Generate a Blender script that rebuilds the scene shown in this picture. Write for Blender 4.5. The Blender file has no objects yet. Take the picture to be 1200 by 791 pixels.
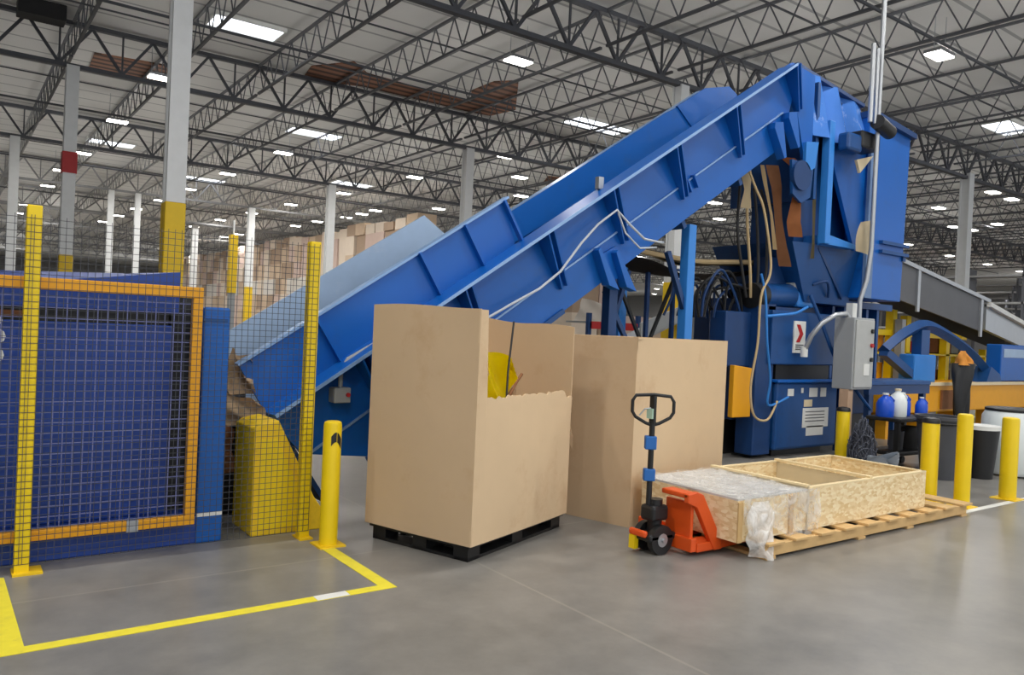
import bpy, bmesh, math, random
from math import sin, cos, pi, radians, sqrt, atan2
from mathutils import Vector, Matrix
random.seed(7)
S = bpy.context.scene
COL = S.collection

# ------------------------------------------------------------------ materials
def lin(v):
    v /= 255.0
    return v/12.92 if v <= 0.04045 else ((v+0.055)/1.055)**2.4
def rgb(r, g, b): return (lin(r), lin(g), lin(b), 1.0)
MATS = {}
def mat(name, c, rough=0.5, metal=0.0, var=0.12, scale=6.0, bump=0.0, bscale=60.0, spec=0.5, emit=0.0, alpha=1.0, dirt_or_glare=None, dirt_or_glare_amt=0.5, dscale=3.0):
    m = bpy.data.materials.new(name); m.use_nodes = True
    nt = m.node_tree; N = nt.nodes; L = nt.links
    b = N['Principled BSDF']
    tc = N.new('ShaderNodeTexCoord')
    nz = N.new('ShaderNodeTexNoise'); nz.inputs['Scale'].default_value = scale; nz.inputs['Detail'].default_value = 5
    L.new(tc.outputs['Object'], nz.inputs['Vector'])
    mx = N.new('ShaderNodeMix'); mx.data_type = 'RGBA'
    base = rgb(*c)
    mx.inputs['A'].default_value = tuple(x*(1-var) for x in base[:3]) + (1,)
    mx.inputs['B'].default_value = tuple(min(1, x*(1+var)) for x in base[:3]) + (1,)
    L.new(nz.outputs['Fac'], mx.inputs['Factor'])
    out = mx.outputs['Result']
    if dirt_or_glare:
        n2 = N.new('ShaderNodeTexNoise'); n2.inputs['Scale'].default_value = dscale; n2.inputs['Detail'].default_value = 8; n2.inputs['Roughness'].default_value = .7
        L.new(tc.outputs['Object'], n2.inputs['Vector'])
        rp = N.new('ShaderNodeMapRange'); rp.inputs['From Min'].default_value = .55; rp.inputs['From Max'].default_value = .72
        rp.inputs['To Max'].default_value = dirt_or_glare_amt
        L.new(n2.outputs['Fac'], rp.inputs['Value'])
        m2 = N.new('ShaderNodeMix'); m2.data_type = 'RGBA'; m2.inputs['B'].default_value = rgb(*dirt_or_glare)
        L.new(rp.outputs['Result'], m2.inputs['Factor']); L.new(out, m2.inputs['A']); out = m2.outputs['Result']
    L.new(out, b.inputs['Base Color'])
    b.inputs['Roughness'].default_value = rough; b.inputs['Metallic'].default_value = metal
    b.inputs['Specular IOR Level'].default_value = spec
    b.inputs['Alpha'].default_value = alpha
    if emit:
        b.inputs['Emission Color'].default_value = base; b.inputs['Emission Strength'].default_value = emit
    if bump:
        nb = N.new('ShaderNodeTexNoise'); nb.inputs['Scale'].default_value = bscale; nb.inputs['Detail'].default_value = 4
        L.new(tc.outputs['Object'], nb.inputs['Vector'])
        bp = N.new('ShaderNodeBump'); bp.inputs['Strength'].default_value = bump; bp.inputs['Distance'].default_value = .02
        L.new(nb.outputs['Fac'], bp.inputs['Height']); L.new(bp.outputs['Normal'], b.inputs['Normal'])
    MATS[name] = m
    return m

BLUE = mat('blue_paint', (6, 90, 175), .36, var=.10, scale=2.5, dirt_or_glare=(50, 84, 130), dirt_or_glare_amt=.3)
BLUED = mat('dark_blue_paint', (14, 70, 130), .42, var=.15, scale=3, dirt_or_glare=(20, 40, 80), dirt_or_glare_amt=.5)
BLUEF = mat('fenced_blue_paint', (32, 66, 146), .45, var=.12, scale=2)
BLUEL = mat('worn_light_blue_paint', (48, 128, 210), .4, var=.12, scale=3)
GALV = mat('worn_blue_grey_sheet', (160, 184, 212), .42, metal=.15, var=.12, scale=5, dirt_or_glare=(205, 212, 222), dirt_or_glare_amt=.6, dscale=1.2)
EDGE = mat('rubbed_steel_edge', (135, 170, 215), .35, metal=.2)
NAVY = mat('navy_machine_paint', (17, 57, 108), .42, var=.2, scale=4)
YEL = mat('safety_yellow_paint', (238, 205, 8), .42, var=.07, scale=5)
YELW = mat('scuffed_yellow_paint', (238, 198, 24), .5, var=.1, scale=6, dirt_or_glare=(150, 120, 40), dirt_or_glare_amt=.35)
YELO = mat('orange_yellow_paint', (228, 160, 18), .45, var=.08)
YELT = mat('yellow_floor_paint', (235, 220, 60), .5, var=.12, scale=15, dirt_or_glare=(180, 170, 90), dirt_or_glare_amt=.5, dscale=8)
WHT = mat('white_paint', (225, 226, 222), .5, var=.05)
COLW = mat('column_white_paint', (230, 232, 232), .5, var=.06)
TRUSS = mat('grey_primer_steel', (84, 86, 92), .6, var=.15)
TRUSSM = mat('joist_primer_steel', (100, 102, 107), .6, var=.15)
TRUSSL = mat('pale_far_truss_steel', (150, 151, 152), .6, var=.15)  # far copy of the truss steel, distant brightness put into its colour
BLK = mat('black_plastic', (26, 27, 29), .45, var=.2)
DARK = mat('dark_rubber', (38, 38, 40), .7, var=.2)
STEEL = mat('galvanised_steel', (176, 180, 184), .35, metal=.6, var=.08)
GREYP = mat('grey_cabinet_paint', (158, 162, 164), .5, var=.05)
DGREY = mat('dark_grey_plastic', (70, 72, 78), .5, var=.12)
CARD = mat('cardboard', (206, 179, 145), .85, var=.05, scale=4, dirt_or_glare=(172, 124, 76), dirt_or_glare_amt=.25, dscale=2.2, spec=.2)
CARD2 = mat('cardboard_plain', (214, 188, 153), .85, var=.05, scale=4, spec=.2, dirt_or_glare=(170, 118, 70), dirt_or_glare_amt=.3, dscale=1.6)
CARDB = mat('brown_kraft_strap', (138, 92, 58), .8, var=.2, scale=8)
TAN = mat('tan_rope', (196, 172, 130), .8, var=.12)
ORNG = mat('orange_jack_paint', (222, 84, 26), .4, var=.1)
BLUEH = mat('blue_handle_tape', (38, 104, 180), .5)
WOOD = mat('pallet_pine', (205, 170, 116), .75, var=.16, scale=9)
PLY = mat('crate_plywood_inside', (205, 190, 158), .75, var=.08, scale=7)
RED = mat('red_paint', (180, 38, 40), .5)
YFILM = mat('yellow_plastic_film', (255, 226, 0), .35, var=.15, scale=12)
JUGW = mat('white_jug_plastic', (225, 232, 232), .35, var=.03)
JUGB = mat('blue_jug_plastic', (20, 80, 200), .35, var=.1)
CREAM = mat('cream_cloth', (222, 205, 170), .7, var=.08)
WHITECART = mat('white_carton', (214, 208, 200), .8, var=.08)
ROPE = mat('pale_cable', (188, 196, 205), .5)
BELT = mat('dark_belt_rubber', (44, 58, 82), .6, var=.25, scale=8)
CB = [mat('carton_%s' % n, c, .85, var=.1, scale=2) for n, c in (('tan', (204, 180, 154)), ('pale', (222, 206, 188)), ('brown', (170, 146, 124)), ('pinkish', (206, 182, 170)))]
LAMP = mat('lit_diffuser', (255, 250, 238), .4, emit=14.0)
SKYL = mat('daylit_skylight', (240, 246, 255), .4, emit=2.6)
HOUSE = mat('lamp_housing', (150, 152, 155), .5)

def osb():
    m = mat('strand_board', (214, 182, 124), .8, var=.05)
    nt = m.node_tree; N = nt.nodes; L = nt.links; b = N['Principled BSDF']
    tc = N.new('ShaderNodeTexCoord'); mp = N.new('ShaderNodeMapping'); mp.inputs['Scale'].default_value = (14, 14, 30)
    v = N.new('ShaderNodeTexVoronoi'); v.inputs['Scale'].default_value = 1.6
    rp = N.new('ShaderNodeValToRGB')
    e = rp.color_ramp.elements; e[0].color = rgb(220, 190, 138); e[1].color = rgb(246, 230, 192)
    k = rp.color_ramp.elements.new(.5); k.color = rgb(236, 212, 166)
    sp = N.new('ShaderNodeSeparateColor')
    L.new(tc.outputs['Object'], mp.inputs['Vector']); L.new(mp.outputs['Vector'], v.inputs['Vector'])
    L.new(v.outputs['Color'], sp.inputs['Color']); L.new(sp.outputs['Red'], rp.inputs['Fac']); L.new(rp.outputs['Color'], b.inputs['Base Color'])
    return m
OSB = osb()

def film():
    m = bpy.data.materials.new('clear_stretch_film'); m.use_nodes = True
    nt = m.node_tree; N = nt.nodes; L = nt.links; b = N['Principled BSDF']
    b.inputs['Base Color'].default_value = rgb(238, 236, 232); b.inputs['Roughness'].default_value = .22
    tc = N.new('ShaderNodeTexCoord'); nz = N.new('ShaderNodeTexNoise'); nz.inputs['Scale'].default_value = 9; nz.inputs['Detail'].default_value = 6; nz.inputs['Distortion'].default_value = 1.5
    mr = N.new('ShaderNodeMapRange'); mr.inputs['From Min'].default_value = .35; mr.inputs['From Max'].default_value = .65; mr.inputs['To Min'].default_value = .10; mr.inputs['To Max'].default_value = .52
    L.new(tc.outputs['Object'], nz.inputs['Vector']); L.new(nz.outputs['Fac'], mr.inputs['Value']); L.new(mr.outputs['Result'], b.inputs['Alpha'])
    bp = N.new('ShaderNodeBump'); bp.inputs['Strength'].default_value = .6; bp.inputs['Distance'].default_value = .02
    L.new(nz.outputs['Fac'], bp.inputs['Height']); L.new(bp.outputs['Normal'], b.inputs['Normal'])
    return m
FILM = film(); FILMT = film(); FILMT.name = 'bunched_stretch_film'
for n_ in FILMT.node_tree.nodes:
    if n_.type == 'MAP_RANGE': n_.inputs['To Min'].default_value = .35; n_.inputs['To Max'].default_value = .9

def concrete():
    m = bpy.data.materials.new('sealed_concrete'); m.use_nodes = True
    nt = m.node_tree; N = nt.nodes; L = nt.links; b = N['Principled BSDF']
    tc = N.new('ShaderNodeTexCoord')
    def noise(sc, det=6, rg=.6):
        n = N.new('ShaderNodeTexNoise'); n.inputs['Scale'].default_value = sc; n.inputs['Detail'].default_value = det; n.inputs['Roughness'].default_value = rg
        L.new(tc.outputs['Object'], n.inputs['Vector']); return n
    a = noise(.5); c = noise(2.6, 8, .7)
    ad = N.new('ShaderNodeMath'); ad.operation = 'ADD'; L.new(a.outputs['Fac'], ad.inputs[0]); L.new(c.outputs['Fac'], ad.inputs[1])
    mr = N.new('ShaderNodeMapRange'); mr.inputs['From Min'].default_value = .75; mr.inputs['From Max'].default_value = 1.25
    L.new(ad.outputs[0], mr.inputs['Value'])
    mx = N.new('ShaderNodeMix'); mx.data_type = 'RGBA'; mx.inputs['A'].default_value = rgb(112, 111, 108); mx.inputs['B'].default_value = rgb(142, 139, 134)
    L.new(mr.outputs['Result'], mx.inputs['Factor'])
    # saw-cut joints every 6 m both ways
    sx = N.new('ShaderNodeSeparateXYZ'); L.new(tc.outputs['Object'], sx.inputs[0])
    def joint(sock, off):
        s = N.new('ShaderNodeMath'); s.operation = 'SUBTRACT'; L.new(sock, s.inputs[0]); s.inputs[1].default_value = off
        w = N.new('ShaderNodeMath'); w.operation = 'PINGPONG'; L.new(s.outputs[0], w.inputs[0]); w.inputs[1].default_value = 3.0
        g = N.new('ShaderNodeMath'); g.operation = 'LESS_THAN'; L.new(w.outputs[0], g.inputs[0]); g.inputs[1].default_value = .010
        return g
    j1 = joint(sx.outputs['X'], 3.03); j2 = joint(sx.outputs['Y'], -1.0)
    jm = N.new('ShaderNodeMath'); jm.operation = 'MAXIMUM'; L.new(j1.outputs[0], jm.inputs[0]); L.new(j2.outputs[0], jm.inputs[1])
    jf = N.new('ShaderNodeMath'); jf.operation = 'MULTIPLY'; jf.inputs[1].default_value = .6; L.new(jm.outputs[0], jf.inputs[0])
    m2 = N.new('ShaderNodeMix'); m2.data_type = 'RGBA'; m2.inputs['B'].default_value = rgb(150, 146, 138)
    L.new(jf.outputs[0], m2.inputs['Factor']); L.new(mx.outputs['Result'], m2.inputs['A']); L.new(m2.outputs['Result'], b.inputs['Base Color'])
    r = N.new('ShaderNodeMapRange'); r.inputs['To Min'].default_value = .22; r.inputs['To Max'].default_value = .42
    L.new(c.outputs['Fac'], r.inputs['Value']); L.new(r.outputs['Result'], b.inputs['Roughness'])
    b.inputs['Specular IOR Level'].default_value = .45
    return m
CONC = concrete()

def deckmat(name, c1, c2, period, frac, var=.08):
    m = mat(name, c1, .8, var=var, scale=.7)
    nt = m.node_tree; N = nt.nodes; L = nt.links; b = N['Principled BSDF']
    src = b.inputs['Base Color'].links[0].from_socket
    tc = N.new('ShaderNodeTexCoord'); sx = N.new('ShaderNodeSeparateXYZ'); L.new(tc.outputs['Object'], sx.inputs[0])
    w = N.new('ShaderNodeMath'); w.operation = 'PINGPONG'; w.inputs[1].default_value = period/2; L.new(sx.outputs['Y'], w.inputs[0])
    g = N.new('ShaderNodeMath'); g.operation = 'LESS_THAN'; g.inputs[1].default_value = period*frac/2; L.new(w.outputs[0], g.inputs[0])
    m2 = N.new('ShaderNodeMix'); m2.data_type = 'RGBA'; m2.inputs['B'].default_value = rgb(*c2)
    L.new(g.outputs[0], m2.inputs['Factor']); L.new(src, m2.inputs['A']); L.new(m2.outputs['Result'], b.inputs['Base Color'])
    return m
DECK = deckmat('white_roof_deck', (222, 221, 218), (168, 168, 168), 1.2, .08)
BROWND = deckmat('bare_brown_decking', (150, 104, 80), (84, 58, 46), .42, .45, .2)
WALLM = mat('far_wall_panel', (150, 150, 150), .8, var=.1)

# ------------------------------------------------------------------ mesh helper
class MB:
    def __init__(s): s.bm = bmesh.new()
    def hexa(s, c):   # 8 corners: bottom 4 ccw, top 4 ccw
        v = [s.bm.verts.new(p) for p in c]
        for f in ((3, 2, 1, 0), (4, 5, 6, 7), (0, 1, 5, 4), (1, 2, 6, 5), (2, 3, 7, 6), (3, 0, 4, 7)):
            s.bm.faces.new([v[i] for i in f])
        return s
    def box(s, x0, x1, y0, y1, z0, z1, M=None):
        c = [Vector(p) for p in ((x0, y0, z0), (x1, y0, z0), (x1, y1, z0), (x0, y1, z0), (x0, y0, z1), (x1, y0, z1), (x1, y1, z1), (x0, y1, z1))]
        if M is not None: c = [M @ p for p in c]
        return s.hexa(c)
    def bar(s, p0, p1, w, h=None, up=(0, 0, 1)):
        p0 = Vector(p0); p1 = Vector(p1); h = h or w
        d = (p1-p0).normalized(); u = Vector(up)
        if abs(d.dot(u)) > .98: u = Vector((1, 0, 0))
        a = d.cross(u).normalized()*w/2; b = a.cross(d).normalized()*h/2
        return s.hexa([p0-a-b, p0+a-b, p0+a+b, p0-a+b, p1-a-b, p1+a-b, p1+a+b, p1-a+b])
    def tube(s, pts, r, n=10, cap=True):
        pts = [Vector(p) for p in pts]; rings = []
        prev = None
        for i, p in enumerate(pts):
            d = (pts[min(i+1, len(pts)-1)]-pts[max(i-1, 0)]).normalized()
            if prev is None:
                u = Vector((0, 0, 1)) if abs(d.z) < .9 else Vector((1, 0, 0))
                a = d.cross(u).normalized()
            else:
                a = (prev - d*prev.dot(d)).normalized()
            prev = a; b = d.cross(a)
            rr = r[i] if isinstance(r, (list, tuple)) else r
            rings.append([s.bm.verts.new(p + a*rr*cos(2*pi*k/n) + b*rr*sin(2*pi*k/n)) for k in range(n)])
        for A, B in zip(rings, rings[1:]):
            for k in range(n): s.bm.faces.new((A[k], A[(k+1) % n], B[(k+1) % n], B[k]))
        if cap:
            s.bm.faces.new(rings[0][::-1]); s.bm.faces.new(rings[-1])
        return s
    def cyl(s, p0, p1, r, n=20): return s.tube([p0, p1], r, n)
    def lathe(s, c, prof, n=24):   # prof: (r, z) from bottom to top
        rings = [[s.bm.verts.new((c[0]+r*cos(2*pi*k/n), c[1]+r*sin(2*pi*k/n), c[2]+z)) for k in range(n)] for r, z in prof]
        for A, B in zip(rings, rings[1:]):
            for k in range(n): s.bm.faces.new((A[k], A[(k+1) % n], B[(k+1) % n], B[k]))
        s.bm.faces.new(rings[0][::-1]); s.bm.faces.new(rings[-1])
        return s
    def prism(s, poly, a, b, f):   # poly in 2D, f(u, v, t) -> 3D
        A = [s.bm.verts.new(f(u, v, a)) for u, v in poly]; B = [s.bm.verts.new(f(u, v, b)) for u, v in poly]
        s.bm.faces.new(A[::-1]); s.bm.faces.new(B)
        n = len(poly)
        for i in range(n): s.bm.faces.new((A[i], A[(i+1) % n], B[(i+1) % n], B[i]))
        return s
    def xz(s, poly, y0, y1): return s.prism(poly, y0, y1, lambda u, v, t: (u, t, v))
    def yz(s, poly, x0, x1): return s.prism(poly, x0, x1, lambda u, v, t: (t, u, v))
    def xy(s, poly, z0, z1): return s.prism(poly, z0, z1, lambda u, v, t: (u, v, t))
    def sheet(s, f, nu, nv, th=0.0):
        V = [[s.bm.verts.new(f(i/nu, j/nv)) for j in range(nv+1)] for i in range(nu+1)]
        for i in range(nu):
            for j in range(nv): s.bm.faces.new((V[i][j], V[i+1][j], V[i+1][j+1], V[i][j+1]))
        if th:
            geom = s.bm.faces[:]
            bmesh.ops.solidify(s.bm, geom=geom, thickness=th)
        return s
    def mesh(s, name, off=(0, 0, 0), smooth=False):
        o = Vector(off)
        for v in s.bm.verts: v.co -= o
        bmesh.ops.recalc_face_normals(s.bm, faces=s.bm.faces[:])
        me = bpy.data.meshes.new(name)
        if smooth:
            for f in s.bm.faces: f.smooth = True
        s.bm.to_mesh(me); s.bm.free()
        return me
    def build(s, name, m, parent=None, bevel=0.0, smooth=False, label=None):
        off = (0, 0, 0)
        if parent is not None: off = parent['_base']
        me = s.mesh(name, off, smooth); me.materials.append(m)
        o = bpy.data.objects.new(name, me); COL.objects.link(o)
        if parent is not None:
            o.parent = parent; o['_base'] = parent['_base']
        else: o['_base'] = (0.0, 0.0, 0.0)
        if bevel:
            b = o.modifiers.new('edge', 'BEVEL'); b.width = bevel; b.segments = 2; b.limit_method = 'ANGLE'
        if smooth:
            try: me.set_sharp_from_angle(angle=radians(40))
            except Exception: pass
        if label: o['label'] = label
        return o

def tag(o, label, cat, group=None, kind=None):
    o['label'] = label; o['category'] = cat
    if group: o['group'] = group
    if kind: o['kind'] = kind
    return o
def thing(name, label, cat, loc, group=None, kind=None):
    o = bpy.data.objects.new(name, None); o.empty_display_size = .1; COL.objects.link(o)
    o.location = loc; o['_base'] = tuple(float(v) for v in loc)
    return tag(o, label, cat, group, kind)
def struct(o, label=None):
    o['kind'] = 'structure'
    if label: o['label'] = label
    return o
def copy_tree(o, parent=None):
    c = o.copy(); COL.objects.link(c)
    if parent is not None: c.parent = parent
    for ch in list(o.children): copy_tree(ch, c)
    return c
def rough_poly(pts, j):
    return [(x+random.uniform(-j, j), y+random.uniform(-j, j)) for x, y in pts]

# ------------------------------------------------------------------ camera
cam = bpy.data.cameras.new('camera'); co = bpy.data.objects.new('camera', cam); COL.objects.link(co)
cam.sensor_width = 36; cam.sensor_fit = 'HORIZONTAL'; cam.lens = 36*915/1200; cam.clip_end = 500
Rm = Matrix.Rotation(-radians(36.1), 4, 'Z') @ Matrix.Rotation(pi/2-radians(.6), 4, 'X') @ Matrix.Rotation(radians(2.6), 4, 'Z')
co.matrix_world = Matrix.Translation((0, 0, 1.62)) @ Rm
S.camera = co

# ------------------------------------------------------------------ shell
X0, X1, Y0, Y1, ZC = -14, 110, -12, 140, 9.3
struct(MB().box(X0, X1, Y0, Y1, -.2, 0).build('floor', CONC), 'smooth grey sealed concrete floor')
struct(MB().box(X0, X1, Y0, Y1, ZC, ZC+.2).build('ceiling', DECK), 'white insulated roof deck underside')
struct(MB().box(X0, X1+.3, Y1, Y1+.3, 0, ZC).build('wall_back', WALLM))
struct(MB().box(X1, X1+.3, Y0, Y1, 0, ZC).build('wall_right', WALLM))
struct(MB().box(X0-.3, X0, Y0, Y1, 0, ZC).build('unseen_wall_left', WALLM))  # unseen wall, added to block sky light and darken left-facing sides

GY = [3.0, 13.8, 23.8, 35.0, 46.2, 57.4, 68.6, 79.8, 91.0, 102.2]
GX = [-9.0, 3.0, 15.05, 27.0, 39.0, 51.0, 63.0, 75.0]
ZB, ZT = 8.0, 9.22
def girder_mesh(L):
    m = MB(); n = max(4, round(L/1.5)); d = L/n
    for z in (ZB+.05, ZT-.05): m.bar((0, 0, z), (L, 0, z), .17, .11)
    for i in range(n):
        a, b = i*d, (i+1)*d; c = (a+b)/2
        m.bar((a, 0, ZT-.08), (c, 0, ZB+.08), .07); m.bar((c, 0, ZB+.08), (b, 0, ZT-.08), .07)
        m.bar((c, 0, ZB+.08), (c, 0, ZT-.08), .045)
    return m
for gy in GY:
    for xa, xb in zip(GX, GX[1:]):
        if gy > 60 and xa < 0: continue
        o = girder_mesh(xb-xa).build('ceiling_girder', TRUSS if gy < 40 else TRUSSL); o.location = (xa, gy, 0); struct(o)
def joist_mesh(L, far):
    m = MB(); zb, zt = 8.35, ZT-.03
    n = max(6, round(L/(.9 if not far else 1.6))); d = L/n
    m.bar((0, 0, zb), (0, L, zb), .072, .06); m.bar((0, 0, zt), (0, L, zt), .072, .06)
    for i in range(n):
        a, b = i*d, (i+1)*d; c = (a+b)/2
        m.bar((0, a, zt), (0, c, zb), .026); m.bar((0, c, zb), (0, b, zt), .026)
    return m
JX = [0.1-2.45*4+2.45*k for k in range(0, 33)]
for gi, (ya, yb) in enumerate(zip(GY, GY[1:])):
    me = joist_mesh(yb-ya-.2, gi > 4).mesh('ceiling_joist'); me.materials.append(TRUSSM if gi < 3 else TRUSSL)
    for jx in JX:
        if jx < -9 or (gi > 3 and jx < 0) or (gi > 6 and jx > 60): continue
        o = bpy.data.objects.new('ceiling_joist', me); COL.objects.link(o); o.location = (jx, ya+.1, 0); struct(o)
# bridging rows and sprinkler mains along X
for k, y in enumerate((6.6, 10.2, 17.0, 20.5, 27.5, 31.2, 38.7, 42.5)):
    o = MB().bar((-9, y, 8.62), (72, y, 8.62), .035).build('ceiling_bridging', TRUSS); struct(o)
for k, y in enumerate((8.4, 18.8, 29.4, 40.6, 51.8)):
    o = MB().tube([(-9, y, 8.22), (72, y, 8.22)], .035, 8).build('ceiling_sprinkler_pipe', TRUSS); struct(o)

# bare brown deck where insulation is missing
for nm, poly in (('ceiling_bare_patch', [(9.0, 24.3), (8.75, 22.9), (9.55, 21.6), (10.3, 22.3), (12.7, 22.5), (14.3, 22.6), (13.6, 21.5), (13.6, 20.2), (14.1, 19.6), (15.9, 22.2), (15.7, 23.5), (14.8, 23.6), (10.8, 23.6)]),
                 ('ceiling_bare_patch', [(24.0, 30.5), (29.0, 29.2), (29.5, 31.0), (25.0, 32.2)]),
                 ('ceiling_bare_patch', [(3.4, 26.4), (5.6, 26.0), (5.8, 28.6), (3.5, 28.4)])):
    struct(MB().xy(poly, ZC-.035, ZC+.01).build(nm, BROWND), 'bare brown roof decking where white insulation is missing')
o = MB().box(1.25, 2.3, 22.9, 23.5, 8.9, 9.3).build('roof_ventilator', DARK, bevel=.02)
tag(o, 'dark roof ventilator box in the upper left corner of the ceiling', 'vent')

# skylights
for k, (x, y, w, d) in enumerate(((6.2, 21.0, 1.75, .9), (12.0, 30.8, 2.1, 1.0), (19.2, 21.6, 2.6, 1.0), (29.0, 11.8, 1.9, .9), (5.9, 39.6, 1.9, .9), (18.0, 40.3, 2.1, 1.0), (11.6, 45.8, 2.1, 1.0), (30, 38, 2.1, 1), (30, 22, 2.1, 1))):
    f = MB()
    for a, b, c, e in ((x-w/2-.06, x+w/2+.06, y-d/2-.06, y-d/2), (x-w/2-.06, x+w/2+.06, y+d/2, y+d/2+.06), (x-w/2-.06, x-w/2, y-d/2, y+d/2), (x+w/2, x+w/2+.06, y-d/2, y+d/2)):
        f.box(a, b, c, e, ZC-.1, ZC+.02)
    fo = struct(f.build('window_%d' % (k+1), WHT), 'bright rectangular skylight in the white roof deck')
    MB().box(x-w/2, x+w/2, y-d/2, y+d/2, ZC-.06, ZC-.03).build('pane', SKYL, fo)

# ------------------------------------------------------------------ columns
def column(x, y, w, yz, label, band=None, zbase=0.0, top=ZB+.02):
    t = thing('column', label, 'column', (x, y, 0), kind='structure')
    m = MB(); fl = w*.16
    m.box(x-w/2, x+w/2, y-w/2, y-w/2+fl, yz, top); m.box(x-w/2, x+w/2, y+w/2-fl, y+w/2, yz, top); m.box(x-w*.38, x+w*.38, y-w/2+fl, y+w/2-fl, yz, top)
    m.build('shaft', COLW, t)
    if yz > 0:
        MB().box(x-w*.54, x+w*.54, y-w*.54, y+w*.54, 0, yz).build('guard_wrap', YELW, t, bevel=.02, label='yellow painted lower column guard')
    if band:
        MB().box(x-w*.58, x+w*.58, y-w*.58, y+w*.58, band[0], band[1]).build('band', RED, t, label='red band')
column(3.02, 13.8, .30, 3.45, 'big white steel column with yellow base behind the blue compactor')
column(2.56, 23.7, .30, 3.05, 'white column with a red band, left of the big column', band=(5.2, 5.75))
column(1.98, 35.0, .32, 2.6, 'slim far white column at the left edge beside the yellow fence post')
column(1.25, 35.0, .32, 2.6, 'far white column at the very left edge of the photo')
column(15.05, 13.8, .30, 3.0, 'white column glimpsed under the raised end of the blue conveyor')
column(15.05, 23.8, .32, 3.0, 'white column rising just above the blue hopper wall')
column(14.6, 35.0, .34, 3.0, 'white column standing in front of the box stacks above the steel sheet')
column(14.4, 46.2, .36, 3.4, 'white column with yellow foot in front of the far box stacks')
column(14.3, 58.5, .40, 3.4, 'thin far white column right of the big yellow column base')
column(8.3, 46.2, .28, 3.0, 'thin far white column left of the big yellow column base')
column(7.0, 46.2, .28, 3.0, 'faint far column between the red banded column and the big column')
column(30.8, 13.8, .36, 3.0, 'white column to the right of the blue baler tower', top=8.2)
column(39.0, 23.8, .36, 3.0, 'far white column beyond the tower on the right side')
t = thing('mast', 'yellow and grey mast standing before the far boxes, beside the thin columns', 'mast', (9.6, 33, 0))
MB().box(9.45, 9.75, 32.85, 33.15, 2.6, 5.0).build('yellow_guard', YELW, t); MB().box(9.48, 9.72, 32.88, 33.12, 0, 2.6).build('lower_post', GREYP, t); MB().cyl((9.6, 33, 5), (9.6, 33, 5.6), .04).build('tip', COLW, t)

# ------------------------------------------------------------------ high-bay lights
def lamp_proto():
    t = thing('hanging_light', 'x', 'ceiling light', (0, 0, 0))
    MB().box(-.34, .34, -.2, .2, .02, .10).build('housing', HOUSE, t, bevel=.01)
    for s in (-1, 1): MB().box(-.32, .32, s*.1-.085, s*.1+.085, -.01, .02).build('diffuser', LAMP, t)
    for x in (-.25, .25): MB().cyl((x, 0, .1), (x, 0, .95), .008, 6).build('hanger', STEEL, t)
    return t
LP = lamp_proto(); used = [False]
def lamp(x, y, label, group, z=8.3):
    if used[0]: o = copy_tree(LP)
    else: o = LP; used[0] = True
    o.location = (x, y, z); tag(o, label, 'ceiling light', group)
ORD = ['nearest', 'second', 'third', 'fourth', 'fifth', 'sixth', 'seventh', 'eighth', 'ninth', 'tenth']
rows = [('first row of roof lights, over the fence', [(4.8, 24.1), (4.75, 30.7), (4.6, 38.1), (4.4, 43.7), (4.4, 49.8), (4.1, 60.2), (4.1, 66.1)]),
        ('second row of roof lights, right of the big column', [(10.9, 31.2), (10.6, 37.8), (10.4, 44.1), (10.2, 50.0), (9.9, 55.5), (9.7, 60.6), (9.5, 65.9)]),
        ('third row of roof lights, above the steel sheet', [(17.1, 31.5), (16.7, 38.4), (16.2, 44.7), (15.8, 50.6), (15.4, 56.2), (15.2, 62.5)]),
        ('row of roof lights over the far box stacks', [(20.3, 27.8), (22.7, 38.8), (20.6, 42.6), (20.7, 44.7), (20.7, 47.0), (20.3, 50.8), (20.2, 54.6), (19.2, 64.6), (19.0, 68.1)])]
for rn, ps in rows:
    for k, (x, y) in enumerate(ps): lamp(x, y, '%s lit high-bay light in the %s' % (ORD[k], rn), 'high-bay lights under the roof')
lamp(11.4, 15.9, 'twin-panel high-bay light hanging above the blue conveyor near the brown patch', 'high-bay lights under the roof')
lamp(18.2, 8.9, 'large bright high-bay light at upper right beside the conduits', 'high-bay lights under the roof')
lamp(17.5, 24.9, 'high-bay light just right of the far white column above the hopper wall', 'high-bay lights under the roof')
lamp(23.2, 31.6, 'high-bay light between the hopper wall and the conveyor top edge', 'high-bay lights under the roof')
for x, y in ((30.6, 25.5), (34.9, 28.7), (36.1, 32.5), (46.4, 44.8)):
    lamp(x, y, 'lit high-bay light glimpsed under the raised conveyor', 'lights seen under the conveyor')
for x, y in ((38.1, 18.3), (44.7, 18.4), (44.5, 20.5), (46.2, 20.3), (50.7, 26.2), (58.2, 27.0), (65.2, 27.4), (71.7, 27.6), (35.6, 14.9), (37.7, 15.0)):
    lamp(x, y, 'small far high-bay light to the right of the baler tower', 'far right roof lights')
fb = MB()
fb.box(-.34, .34, -.2, .2, .02, .10)
for x in (-.25, .25): fb.box(x-.01, x+.01, -.01, .01, .1, 1.0)
fo = fb.build('hanging_light', HOUSE); fm_ = MB().box(-.32, .32, -.19, .19, -.01, .02).build('diffuser', LAMP, fo)
first = True
for x in (26, 33, 40, 48, 56, 64, 73, 82, 92):
    for y in (50, 59, 68, 78, 88, 99, 112):
        o = fo if first else copy_tree(fo); first = False
        o.location = (x, y, 8.3); tag(o, 'tiny far high-bay light deep in the warehouse', 'ceiling light', 'deep far roof lights')
# fixtures over and behind the viewer (they light the floor)
for x in (-6.3, -.8, 4.7, 10.2, 15.7):
    for y in (-8, -1.8, 4.4):
        lamp(x, y, 'high-bay light above the open floor in front of the machines', 'high-bay lights over the aisle')

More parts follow.
